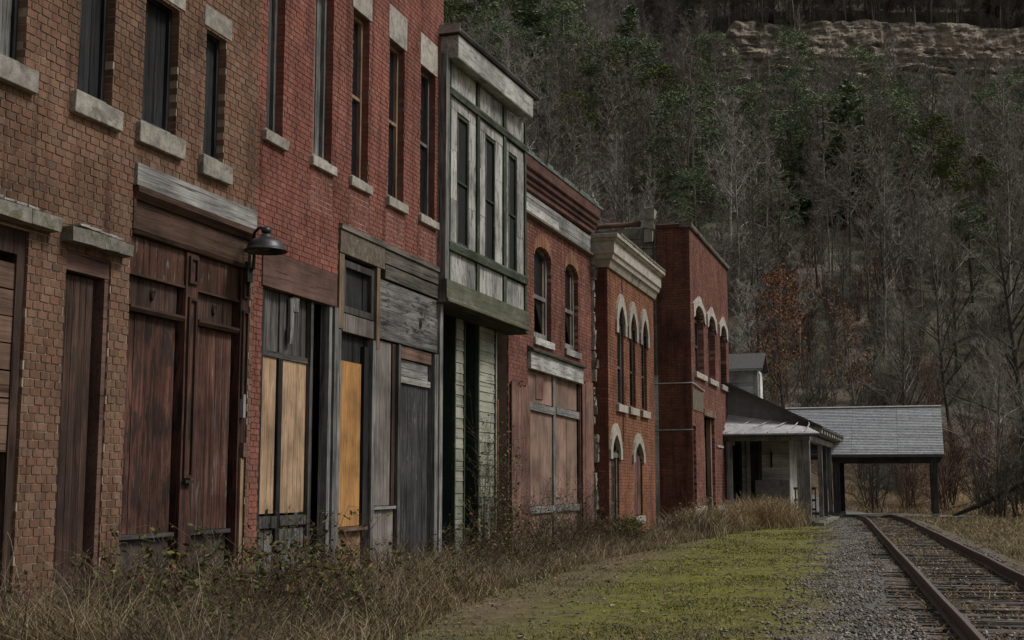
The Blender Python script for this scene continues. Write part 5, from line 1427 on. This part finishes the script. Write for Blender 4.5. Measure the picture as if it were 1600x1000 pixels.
def plant(name, label, cat, group, loc, seed, h, nst, spread, leaves, stem='stem', leaf='leaf', curl=0.5):
    o = thing(name, label, cat, loc, 0, group)
    st, lf = weed_plant(seed, h, nst, spread, leaves, curl)
    st.build('stems', stem, o)
    if lf.v: lf.build('leaves', leaf, o)
    return o
protos = [plant('dead_weed', 'thin dead weed stalk in the tangle in front of the tan brick building', 'weed', 'dead weeds before the tan brick building', (0.35 + 0.1 * i, 9.2 + 0.1 * i, -0.03), 50 + i, 1.0 + 0.12 * i, 13, 0.6, 0.3, curl=0.3 + 0.25 * i) for i in range(5)]
for i in range(170):
    y = 8.6 + 22 * (i / 170) ** 1.35 + rng.uniform(-0.2, 0.2)
    e = float(weed_edge(y)); x = 0.12 + (e * 0.75) * rng.random() ** 1.3
    if 22.8 < y < 29: x -= 0.25
    hs = (1.0 if y < 20 else 0.85) * rng.uniform(0.5, 1.1) * (1.1 - 0.5 * x / e)
    o = dup(protos[i % 5], (x, y, gz(x, y) - 0.02), rng.uniform(0, 6.28), hs)
    wh = 'the tan brick building' if y < 12.5 else 'the red brick building' if y < 18.4 else 'the white panelled building' if y < 22.8 else 'the pink boarded shopfront'
    o['label'] = 'thin dead weed stalk in the tangle in front of ' + wh; o['group'] = 'dead weeds before ' + wh
for i in range(17):
    x, y = (0.45 + 0.9 * rng.random(), 9.2 + 0.27 * i) if i < 14 else (0.5, 19.2 + (i - 14) * 1.6)
    plant('leafy_bramble', 'tangled bramble with small green leaves in front of the brown shopfront' if i < 14 else 'thin green bramble climbing in front of the dark recessed shopfront', 'bramble',
          'brambles by the brown shopfront' if i < 14 else 'brambles by the recessed shopfront', (x, y, -0.03), 200 + i, rng.uniform(0.9, 1.45) if i < 14 else 1.5, 22, 0.7, 0.8, curl=0.5)
for i in range(5):
    plant('twiggy_bush', 'leafless twiggy bush spreading in front of the pink boarded shopfront', 'bush', 'twiggy bushes by the pink boards', (0.05 + 0.25 * rng.random(), 23.6 + i * 1.0, -0.03), 300 + i, 1.7, 26, 0.8, 0.12, curl=0.2)
for i in range(3):
    plant('green_bush', 'low dark green bush at the corner of the orange brick building', 'bush', 'bushes at the orange corner', (0.3 + 0.15 * i, 28.3 + i * 0.5, -0.03), 340 + i, 1.0, 60, 0.7, 1.0, curl=0.8)
for i in range(4):
    plant('climbing_vine', 'leafy vine climbing the pale clapboard pier', 'vine', 'vines on the clapboard pier', (-0.12, 20.8 + i * 0.5, 0), 360 + i, 3.1 - 0.35 * i, 18, 0.28, 0.9, curl=0.1)
# golden clumps between the dark brick corner building and the depot porch
gp = []
for i in range(14):
    x, y = [(1.0, 36.2), (1.0, 37.8), (0.9, 39.4), (1.3, 41.0), (1.3, 42.6), (1.5, 44.0), (1.8, 45.0), (2.2, 45.6), (1.6, 46.0), (2.5, 44.8), (0.7, 35.2), (2.0, 43.8), (2.6, 46.2), (1.1, 45.4)][i]
    o = thing('golden_grass_clump', 'tall golden grass clump growing before the depot porch' if y > 42.5 else 'tall tan grass clump at the foot of the dark brick building', 'grass clump', (x, y, -0.02), 0, 'golden grass clumps')
    n = 420; g = np.random.default_rng(400 + i)
    bx, by = g.normal(0, 0.28, n), g.normal(0, 0.3, n)
    hh = (0.5 + 0.75 * g.random(n)) * (1.15 if 43 < y < 46.3 else 0.9) * np.exp(-(bx ** 2 + by ** 2) * 1.2)
    V, F, r = blades(bx, by, np.zeros(n), hh, np.full(n, 0.016), 0.25 + 0.5 * g.random(n), 500 + i)
    s_ = soup('blades', V, F, r, 'gold' if y > 40 else 'straw'); s_.parent = o; stuff(s_)
    n = 160; V, F, r = strands(n, g.normal(0, 0.3, n), g.normal(0, 0.3, n), np.zeros(n), 0.7 + 0.8 * g.random(n), np.full(n, 0.012), 900 + i)
    s_ = soup('wisps', V, F, r, 'gold' if y > 40 else 'stalk'); s_.parent = o; stuff(s_)
    st, lf = weed_plant(420 + i, 1.25, 8, 0.35, 0.9, 0.4)
    st.build('seed_stalks', 'gold', o)
    if lf.v: lf.build('seed_heads', 'gold', o)

# ================================================================== trees
M['bark'] = None
def bark_material(name, stops):
    t = NT(name)
    r = t.n('ShaderNodeObjectInfo').outputs['Random']
    col = t.ramp(r, stops)
    p = t.pos()
    col = t.mix(1.0, col, t.ramp(t.noise(t.vmath('MULTIPLY', p, (3, 3, 0.8)), 1.0, 4, 0.7), [(0.3, 0.6), (0.7, 1.35)]), 'MULTIPLY')
    return t.out(col, 0.9, 0.1)
M['bark'] = bark_material('grey_bark', [(0, (0.07, 0.06, 0.05)), (0.5, (0.13, 0.115, 0.1)), (0.8, (0.21, 0.195, 0.175)), (0.93, (0.3, 0.285, 0.26)), (1, (0.4, 0.385, 0.36))])
M['bark_pale'] = bark_material('pale_bark', [(0, (0.2, 0.186, 0.165)), (0.5, (0.28, 0.262, 0.232)), (1, (0.36, 0.34, 0.305))])
M['twig'] = bark_material('grey_brown_twigs', [(0, (0.15, 0.133, 0.116)), (0.4, (0.24, 0.219, 0.194)), (0.7, (0.22, 0.184, 0.16)), (1, (0.34, 0.318, 0.29))])
M['twig_dark'] = bark_material('dark_brush_twigs', [(0, (0.06, 0.05, 0.042)), (0.5, (0.11, 0.094, 0.08)), (1, (0.17, 0.15, 0.128))])  # twigs darkened so the brush paints shaded gaps between the trees
M['twig_red'] = bark_material('reddish_twigs', [(0, (0.1, 0.062, 0.05)), (0.5, (0.15, 0.09, 0.072)), (1, (0.19, 0.13, 0.1))])
M['needles'] = rndmat('dark_needles', [(0, (0.09, 0.12, 0.075)), (0.5, (0.165, 0.21, 0.13)), (0.85, (0.22, 0.265, 0.15)), (1, (0.29, 0.32, 0.17))])
M['needles_lt'] = rndmat('yellow_green_needles', [(0, (0.06, 0.078, 0.03)), (0.5, (0.11, 0.13, 0.045)), (1, (0.18, 0.19, 0.06))])
M['leaf_orange'] = rndmat('russet_leaves', [(0, (0.13, 0.055, 0.03)), (0.5, (0.24, 0.1, 0.045)), (1, (0.3, 0.15, 0.07))])
M['leaf_yellow'] = rndmat('yellow_green_leaves', [(0, (0.12, 0.12, 0.03)), (0.6, (0.22, 0.2, 0.05)), (1, (0.3, 0.22, 0.06))])

def bare_tree(seed, h=12.0, limbs=20, spread=0.33, thick=0.013, first=0.3, tw=1.0, multi=1):
    g = random.Random(seed); tk = MB(); cr = MB(); tips = []
    for m_ in range(multi):
        base = Vector((g.uniform(-.3, .3), g.uniform(-.3, .3), -0.5)) if multi > 1 else Vector((0, 0, -0.5))
        ln = Vector((g.uniform(-1, 1), g.uniform(-1, 1), 0)) * (0.05 if multi == 1 else 0.2)
        hh = h * (1 if m_ == 0 else g.uniform(0.7, 0.95)); pts = []; off = Vector((0, 0, 0))
        for k in range(9):
            t = k / 8
            off += Vector((g.uniform(-1, 1), g.uniform(-1, 1), 0)) * h * 0.008
            pts.append(base + ln * hh * t + off + Vector((0, 0, hh * t)))
        r0 = h * thick * (1 if multi == 1 else 0.6)
        rad = [r0 * (1 - 0.88 * (k / 8) ** 0.8) + 0.012 for k in range(9)]
        tk.tube(pts, rad, 6, cap=False)
        def at(t):
            k = min(7, int(t * 8)); f_ = t * 8 - k; return pts[k].lerp(pts[k + 1], f_), rad[k] * (1 - f_) + rad[k + 1] * f_
        for i in range(max(4, limbs // multi)):
            t = first + (0.97 - first) * (i + g.random()) / max(4, limbs // multi)
            p, rr = at(t); a = g.uniform(0, 6.28)
            L = h * spread * (1.15 - 0.75 * t) * g.uniform(0.6, 1.25); el = g.uniform(0.35, 1.0) + 0.3 * t
            d = Vector((math.cos(a) * math.cos(el), math.sin(a) * math.cos(el), math.sin(el)))
            lp = [p]; c = p.copy(); dd = d.copy()
            for k in range(4):
                dd = (dd + Vector((g.uniform(-1, 1), g.uniform(-1, 1), g.uniform(-.4, 0.9))) * 0.28).normalized()
                c = c + dd * L / 4; lp.append(c.copy())
            lr = min(rr * 0.6, 0.09)
            lrad = [lr * (1 - 0.2 * k) + 0.006 for k in range(5)]
            (tk if lr > 0.045 else cr).tube(lp, lrad, 4, cap=False)
            for s in range(6):
                k = g.choice((1, 2, 2, 3, 3, 4)); q = lp[k]; L2 = L * g.uniform(0.25, 0.5)
                d2 = (dd * 0.5 + Vector((g.uniform(-1, 1), g.uniform(-1, 1), g.uniform(-.35, 1)))).normalized()
                m1 = q + d2 * L2 * 0.5; d2 = (d2 + Vector((g.uniform(-1, 1), g.uniform(-1, 1), g.uniform(-.2, .8))) * 0.35).normalized(); e = m1 + d2 * L2 * 0.5
                cr.tube([q, m1, e], [0.017 * tw, 0.012 * tw, 0.006 * tw], 3, cap=False)
                for w_ in range(8):
                    b0 = q.lerp(m1, g.random()) if w_ < 2 else m1.lerp(e, g.random())
                    d3 = (d2 * 0.6 + Vector((g.uniform(-1, 1), g.uniform(-1, 1), g.uniform(-.3, 1))) * 0.9).normalized()
                    e3 = b0 + d3 * L2 * g.uniform(0.3, 0.75); sd_ = d3.orthogonal().normalized() * 0.009 * tw; s2 = d3.cross(sd_)
                    cr.add([tuple(b0 + sd_), tuple(b0 - sd_ * .5 + s2 * .87), tuple(b0 - sd_ * .5 - s2 * .87), tuple(e3)], [(0, 1, 3), (1, 2, 3), (2, 0, 3)])
                    tips.append(e3)
    return tk, cr, tips

def conifer(seed, h=9.0, wid=0.26, dens=1.0, droop=0.25):
    g = random.Random(seed); tk = MB(); cr = MB()
    tk.tube([(0, 0, -0.5), (0.05, 0, h * 0.5), (0, 0.03, h * 0.98)], [h * 0.016, h * 0.01, 0.01], 6, cap=False)
    z = h * 0.08
    while z < h * 0.99:
        t = z / h
        R_ = h * wid * (1 - t) ** 0.8 * g.uniform(0.65, 1.2) + 0.12
        nb = max(3, int(7 * (1 - t) + 3))
        for i in range(nb):
            if g.random() < 0.1: continue
            a = g.uniform(0, 6.28); L = R_ * g.uniform(0.55, 1.15); up = 0.25 - 0.2 * (1 - t)
            d = Vector((math.cos(a), math.sin(a), 0)); sd_ = Vector((-d.y, d.x, 0))
            p0 = Vector((0, 0, z)); p1 = p0 + d * L + Vector((0, 0, up * L - droop * L * 0.6))
            cr.tube([p0, p1], [0.02, 0.006], 3, 0.02, cap=False)
            nn = int((8 + L * 20) * dens)
            for k in range(nn):
                f_ = 0.18 + 0.85 * (k + g.random()) / nn
                c = p0.lerp(p1, f_) + sd_ * g.uniform(-1, 1) * L * 0.24 * (1.15 - f_) * 1.3 + Vector((0, 0, g.uniform(-.09, .11) - 0.1 * abs(g.random())))
                s = g.uniform(0.16, 0.36)
                u = (d * g.uniform(0.2, 1) + sd_ * g.uniform(-1, 1) + Vector((0, 0, g.uniform(-.5, .35)))).normalized() * s
                w_ = Vector((g.uniform(-1, 1), g.uniform(-1, 1), g.uniform(-1, 1))).cross(u).normalized() * s * 0.36
                cr.add([tuple(c - u * 0.4 - w_), tuple(c - u * 0.4 + w_), tuple(c + u)], [(0, 1, 2)], g.random())
        z += h * g.uniform(0.028, 0.045)
    return tk, cr

def pine(seed, h=9.0, wid=0.3, clumps=46):
    g = random.Random(seed); tk = MB(); cr = MB()
    tk.tube([(0, 0, -0.5), (0.08, 0.05, h * 0.5), (0, 0.03, h * 0.95)], [h * 0.016, h * 0.011, 0.02], 6, cap=False)
    for i in range(clumps):
        t = 0.12 + 0.88 * ((i + g.random()) / clumps)
        R_ = h * wid * math.sqrt(max(0.02, 1 - ((t - 0.3) / 0.72) ** 2)) * g.uniform(0.35, 1.0)
        a = g.uniform(0, 6.28); c = Vector((math.cos(a) * R_, math.sin(a) * R_, h * t))
        cr.tube([(0, 0, h * (t - 0.05)), tuple(c)], [0.03, 0.01], 3, 0.03, cap=False)
        sx, sz = h * 0.085 * g.uniform(0.7, 1.4), h * 0.045 * g.uniform(0.7, 1.3); tint = g.random() * 0.5
        for k in range(190):
            v = Vector((g.gauss(0, 1), g.gauss(0, 1), g.gauss(0, 1))).normalized() * g.random() ** 0.4
            p = c + Vector((v.x * sx, v.y * sx, v.z * sz + 0.25 * sz))
            s = g.uniform(0.08, 0.19)
            u = (v * 0.7 + Vector((g.uniform(-1, 1), g.uniform(-1, 1), g.uniform(-.3, .8)))).normalized() * s
            w_ = Vector((g.uniform(-1, 1), g.uniform(-1, 1), g.uniform(-1, 1))).cross(u).normalized() * s * 0.3
            cr.add([tuple(p - u * 0.4 - w_), tuple(p - u * 0.4 + w_), tuple(p + u)], [(0, 1, 2)], min(0.99, tint + g.random() * 0.5))
    return tk, cr

def leaves_on(tips, seed, n, size, frac_low=0.0):
    g = random.Random(seed); lf = MB()
    for _ in range(n):
        c = g.choice(tips) + Vector((g.uniform(-1, 1), g.uniform(-1, 1), g.uniform(-1, 1))) * 0.25
        s = size * g.uniform(0.6, 1.3); u = Vector((g.uniform(-1, 1), g.uniform(-1, 1), g.uniform(-1, 1))).normalized() * s
        w_ = Vector((g.uniform(-1, 1), g.uniform(-1, 1), g.uniform(-1, 1))).cross(u).normalized() * s * 0.55
        lf.add([tuple(c - u), tuple(c + w_), tuple(c + u), tuple(c - w_)], [(0, 1, 2, 3)], g.random())
    return lf

def where(x, y, z):
    q = in_view((x, y, z), 4000)
    px, py = (q[0], q[1]) if q else (0, 0)
    band = 'upper' if py < 190 else 'middle' if py < 400 else 'lower'
    for lim, w in ((835, 'above the white panelled building'), (935, 'above the arched-window brick building'), (1030, 'above the orange brick building'), (1145, 'above the dark red corner building'), (1320, 'above the depot roof'), (1475, 'above the canopy roof')):
        if px < lim: return f'on the {band} slope {w}'
    return f'on the {band} slope right of the canopy'
LAB = {'tall': 'slender leafless grey tree', 'wide': 'broad leafless spreading tree', 'bush': 'low grey leafless thicket', 'red': 'reddish brown leafless thicket', 'pale': 'pale arching leafless shrub'}
VAR = []          # (kind, trunk mesh, crown mesh)
def variant(kind, tk, cr, bm, tm):
    a = tk.mesh('trunk', True); a.materials.append(M[bm]); c = cr.mesh('crown'); c.materials.append(M[tm]); VAR.append((kind, a, c))
for i in range(6):
    tk, cr, _ = bare_tree(600 + i, 12.5, 22, 0.26, 0.0085, 0.35, 1.7); variant('tall', tk, cr, 'bark', 'twig')
for i in range(4):
    tk, cr, _ = bare_tree(620 + i, 11.0, 20, 0.42, 0.013, 0.25, 1.7); variant('wide', tk, cr, 'bark', 'twig')
for i in range(4):
    tk, cr, _ = bare_tree(640 + i, 4.2, 26, 0.42, 0.011, 0.08, 0.75, multi=6); variant('bush', tk, cr, 'twig_dark', 'twig_dark')
for i in range(2):
    tk, cr, _ = bare_tree(660 + i, 5.0, 26, 0.45, 0.011, 0.08, 0.75, multi=6); variant('red', tk, cr, 'twig_red', 'twig_red')

for i in range(3):
    tk, cr, _ = bare_tree(680 + i, 6.0, 30, 0.62, 0.012, 0.1, 1.0, multi=4); variant('pale', tk, cr, 'bark_pale', 'bark_pale')
CONF = [(-57.7, 192.4, 17), (-49.2, 189.6, 14), (-25.8, 154.3, 11.0), (-30.4, 158.3, 8), (-14.0, 130.2, 10.5), (-9.8, 140.0, 8), (1.5, 135.1, 9.5), (-1.0, 136.3, 8), (9.8, 137.2, 6.5),
        (2.0, 175.0, 8), (-6.1, 154.1, 7), (-10.8, 159.0, 6), (4.4, 137.5, 8), (-22.2, 154.5, 7), (-57.7, 206.3, 16), (-40.6, 176.9, 12), (7.8, 134.1, 5.5), (-24.4, 215.4, 10), (-62, 180, 13), (-36, 168, 8), (-20, 138, 7), (-3.5, 133, 6), (-12, 118, 5), (-30, 142, 6), (-44, 160, 9), (-18, 172, 8), (-33, 190, 9), (-5, 120, 4.5), (14, 126, 6), (18, 150, 8), (12, 112, 5), (-46, 200, 12), (-8, 186, 8), (-66, 196, 14), (-53, 176, 10), (6, 152, 7), (22, 138, 6)]
cm = []
for i in range(5):
    tk, cr = conifer(700 + i, 9.0, 0.34, 1.0) if i in (1,) else pine(700 + i, 9.0, 0.3 + 0.05 * (i % 3))
    a = tk.mesh('trunk', True); a.materials.append(M['bark']); c = cr.mesh('crown'); c.materials.append(M['needles_lt' if i == 3 else 'needles']); cm.append((a, c))
for a, c in cm[:3]: VAR.append(('ever', a, c))
LAB['ever'] = 'dark green evergreen'
# scatter over the slope inside the view (plus a margin), polar about the camera spot
spots = []
grid = {}
def try_add(x, y, rad, kind):
    c = (int(x // 7), int(y // 7))
    for i in (-1, 0, 1):
        for j in (-1, 0, 1):
            for (a, b_, r_) in grid.get((c[0] + i, c[1] + j), ()):
                if (a - x) ** 2 + (b_ - y) ** 2 < ((rad + r_) / 2) ** 2: return False
    grid.setdefault(c, []).append((x, y, rad)); spots.append((x, y, kind)); return True
for x, y, h in CONF: try_add(x, y, 7.0, None); try_add(x + (CAM.x - x) * 6 / 150, y - 6, 6.5, None); try_add(x + (CAM.x - x) * 12 / 150, y - 12, 5.0, None)
spots.clear()
tg = random.Random(91)
for _ in range(160):                      # pale arching shrubs on the near slope behind the roofs
    r_ = tg.uniform(66, 118); az = tg.uniform(-YAW - R(3), -YAW + R(11))
    x = CAM.x + r_ * math.sin(az); y = r_ * math.cos(az)
    if hill_d(x, y) > 2 and x < -7: try_add(x, y, 3.4, 'pale')
for _ in range(260):                      # brush at the near edge of the wood on the right
    x = tg.uniform(7.5, 24); y = tg.uniform(62, 82)
    if hill_d(x, y) > -3.5: try_add(x, y, 1.7, tg.choice(('bush', 'red', 'bush')))
for _ in range(60):                       # brush round the fallen log
    x = tg.uniform(9.6, 18); y = tg.uniform(59.6, 65)
    try_add(x, y, 1.5, tg.choice(('bush', 'red', 'bush')))
for _ in range(120):                      # brush on the bank seen under the canopy
    x = tg.uniform(3.8, 9.5); y = tg.uniform(66, 78)
    if abs(x - np.interp(y, [60, 64, 67.5, 71.5, 75], [4.5, 3.0, 1.4, -1.5, -6])) > 2.4 and not (4.2 < x < 7.6 and y < 73.8 and y > 70): try_add(x, y, 1.6, tg.choice(('bush', 'red')))
AZ0, AZ1 = -YAW - R(8), -YAW + R(26)
for _ in range(60000):
    r_ = math.sqrt(tg.uniform(58 ** 2, 285 ** 2)); az = tg.uniform(AZ0, AZ1)
    x = CAM.x + r_ * math.sin(az); y = CAM.y + r_ * math.cos(az)
    d = hill_d(x, y)
    w_ = 0.94 * x + 0.35 * y
    if d < 1.0 or (-11 < d - CLIFF_D < 3.0 and w_ > 48): continue
    if abs(x - np.interp(y, [60, 64, 67.5, 71.5, 75], [4.5, 3.0, 1.4, -1.5, -6])) < 2.4 and y < 77: continue
    if d < 14 and x < 8 and x > -3 and tg.random() < 0.75: continue
    cn = mnoise.noise(Vector((x * 0.05, y * 0.05, 1.7)))
    if d < 26:
        kind = tg.choices(('bush', 'red', 'tall', 'wide'), (5, 3, 1.3, 1.2))[0]
    else:
        kind = tg.choices(('tall', 'wide', 'bush', 'red'), (5 + 3 * cn, 2.2, 1.8, 0.5))[0]
    if CLIFF_D - 20 < d < CLIFF_D and w_ > 46: kind = 'bush'
    if d > CLIFF_D and w_ > 46 and tg.random() < 0.15: kind = 'ever'
    if d < 45 and x < -6 and kind == 'bush' and tg.random() < 0.4: kind = 'red'
    rad = {'tall': 2.5, 'wide': 3.4, 'bush': 2.2, 'red': 2.2, 'pale': 3.2, 'ever': 2.6}[kind] * (1 + 0.0022 * max(0, r_ - 110))
    try_add(x, y, rad, kind)
spots.sort(key=lambda s: (s[0] - CAM.x) ** 2 + s[1] ** 2)
near = spots[:278]; far = spots[278:]
bykind = {}
for i, v in enumerate(VAR): bykind.setdefault(v[0], []).append(i)
for x, y, kind in near:
    vi = tg.choice(bykind[kind]); _, a, c = VAR[vi]
    s = tg.uniform(0.7, 1.0) if kind in ('bush', 'red') else tg.uniform(0.65, 1.25)
    lb = LAB[kind] + ' ' + where(x, y, hill_z(x, y))
    o = thing('bare_tree' if kind in ('tall', 'wide') else 'bare_thicket', lb, 'tree' if kind in ('tall', 'wide') else 'bush', (x, y, hill_z(x, y) - 0.1), tg.uniform(0, 6.28), lb.replace('leafless', '').replace('  ', ' '))
    o.scale = (s, s, s * tg.uniform(0.9, 1.1))
    link('trunk', a, None, o); link('crown', c, None, o)
# the rest of the wood is one mass: instanced on points
tc_ = bpy.data.collections.new('wood_sources')
for i, (kd, a, c) in enumerate(VAR):
    me = bpy.data.meshes.new('tree_%02d' % i)
    v1 = np.empty(len(a.vertices) * 3); a.vertices.foreach_get('co', v1); v2 = np.empty(len(c.vertices) * 3); c.vertices.foreach_get('co', v2)
    v = np.concatenate([v1, v2]).reshape(-1, 3); n1 = len(a.vertices)
    f = [tuple(p.vertices) for p in a.polygons] + [tuple(k + n1 for k in p.vertices) for p in c.polygons]
    me.from_pydata(v.tolist(), [], f); me.materials.append(a.materials[0]); me.materials.append(c.materials[0])
    me.polygons.foreach_set('material_index', [0] * len(a.polygons) + [1] * len(c.polygons))
    tc_.objects.link(bpy.data.objects.new('tree_%02d' % i, me))
for _ in range(2600):
    r_ = math.sqrt(tg.uniform(80 ** 2, 265 ** 2)); az = tg.uniform(AZ0, AZ1)
    x = CAM.x + r_ * math.sin(az); y = r_ * math.cos(az); d = hill_d(x, y)
    if d > 14 and not (-12 < d - CLIFF_D < 3 and 0.94 * x + 0.35 * y > 46): far.append((x, y, tg.choice(('bush', 'bush', 'red'))))
pm = bpy.data.meshes.new('hillside_wood')
zs_ = [hill_z(x, y) - 0.1 for x, y, k_ in far]
for w_, z_ in rim:
    for _ in range(3):
        if tg.random() < 0.35:
            x, y = cpt(w_ + tg.uniform(-0.2, 0.2), CLIFF_D + tg.uniform(1.8, 5.5)); far.append((x, y, tg.choice(('bush', 'bush', 'tall', 'wide')))); zs_.append(z_ - 0.1)
pm.from_pydata([(x, y, z_) for (x, y, k_), z_ in zip(far, zs_)], [], [])
at1 = pm.attributes.new('idx', 'INT', 'POINT'); at1.data.foreach_set('value', [tg.choice(bykind[k_]) for _, _, k_ in far])
at2 = pm.attributes.new('rot', 'FLOAT_VECTOR', 'POINT'); at2.data.foreach_set('vector', [c for _ in far for c in (0, 0, tg.uniform(0, 6.28))])
at3 = pm.attributes.new('scl', 'FLOAT_VECTOR', 'POINT'); at3.data.foreach_set('vector', [c for _ in far for s in (tg.uniform(0.6, 1.0) if _[2] in ('bush', 'red') else tg.uniform(0.65, 1.3),) for c in (s, s, s)])
wood_o = link('hillside_wood', pm, 'bark')
stuff(tag(wood_o, 'grey leafless wood covering the upper hillside', 'wood'))
ng = bpy.data.node_groups.new('scatter_wood', 'GeometryNodeTree')
ng.interface.new_socket('Geometry', in_out='INPUT', socket_type='NodeSocketGeometry')
ng.interface.new_socket('Geometry', in_out='OUTPUT', socket_type='NodeSocketGeometry')
gi = ng.nodes.new('NodeGroupInput'); go = ng.nodes.new('NodeGroupOutput')
ip = ng.nodes.new('GeometryNodeInstanceOnPoints'); ci = ng.nodes.new('GeometryNodeCollectionInfo')
ci.inputs['Collection'].default_value = tc_; ci.inputs['Separate Children'].default_value = True; ci.inputs['Reset Children'].default_value = True
ip.inputs['Pick Instance'].default_value = True
def nat(nm, ty):
    q = ng.nodes.new('GeometryNodeInputNamedAttribute'); q.data_type = ty; q.inputs['Name'].default_value = nm; return [s for s in q.outputs if s.enabled and s.name == 'Attribute'][0]
L_ = ng.links.new
L_(gi.outputs[0], ip.inputs['Points']); L_(ci.outputs[0], ip.inputs['Instance'])
L_(nat('idx', 'INT'), ip.inputs['Instance Index']); L_(nat('rot', 'FLOAT_VECTOR'), ip.inputs['Rotation']); L_(nat('scl', 'FLOAT_VECTOR'), ip.inputs['Scale'])
L_(ip.outputs[0], go.inputs[0])
md = wood_o.modifiers.new('scatter', 'NODES'); md.node_group = ng

# evergreens, each its own thing
for i, (x, y, h) in enumerate(CONF):
    vi = i % 5; s = h / 9.0 * (1.6 if h < 10 else 1.35)
    o = thing('evergreen_tree', ('yellowish green evergreen ' if vi == 3 else 'dark green evergreen ') + where(x, y, hill_z(x, y)), 'tree', (x, y, hill_z(x, y) - 0.1), tg.uniform(0, 6.28))
    o['group'] = 'evergreens: ' + o['label']
    o.scale = (s * 1.15, s * 1.15, s)
    link('trunk', cm[vi][0], None, o); link('crown', cm[vi][1], None, o)
# trees with their last leaves, and the big ones at the wood's near edge
def leafy(label, loc, seed, h, n, size, mat, spread=0.36, limbs=20, thick=0.012, bark='bark', tw=1.0, first=0.25):
    tk, cr, tips = bare_tree(seed, h, limbs, spread, thick, first, tw)
    o = thing('tree', label, 'tree', loc)
    tk.build('trunk', bark, o, smooth=True); cr.build('crown', 'twig', o)
    if n: leaves_on(tips, seed + 1, n, size, 0).build('leaves', mat, o)
def HZ(x, y): return (x, y, hill_z(x, y) - 0.05)
leafy('slim tree still holding russet orange leaves above the depot roof', HZ(-0.6, 80.0), 801, 10.0, 2200, 0.1, 'leaf_orange')
leafy('smaller tree with sparse russet leaves right of the orange one', HZ(3.6, 81.0), 803, 8.0, 800, 0.09, 'leaf_orange')
leafy('short tree with yellow-green leaves beside the dormer', HZ(-1.8, 84.0), 805, 3.6, 500, 0.09, 'leaf_yellow', 0.4)
leafy('dark leaning bare tree trunk rising behind the dormer', HZ(-2.0, 80.0), 807, 8.5, 0, 0, 'leaf_orange', 0.3, 16, 0.016, 'bark_dark', 1.0, 0.4)
leafy('big dark bare tree at the right edge behind the fallen log', HZ(12.4, 71.0), 809, 15.5, 0, 0, 'leaf_orange', 0.36, 26, 0.018, 'bark_dark', 1.2, 0.3)
leafy('tall bare tree with pale bent trunk right of the canopy', HZ(9.0, 78.0), 811, 14.0, 0, 0, 'leaf_orange', 0.36, 24, 0.011, 'bark', 1.2, 0.3)
leafy('bare tree with low spreading limbs at the right edge of the wood', HZ(10.6, 66.0), 813, 8.0, 0, 0, 'leaf_orange', 0.5, 26, 0.012, 'bark_dark', 1.0, 0.15)
leafy('bare tree standing just behind the canopy roof', HZ(6.3, 76.0), 815, 10.0, 0, 0, 'leaf_orange', 0.42, 26, 0.011, 'bark_dark', 1.0, 0.2)
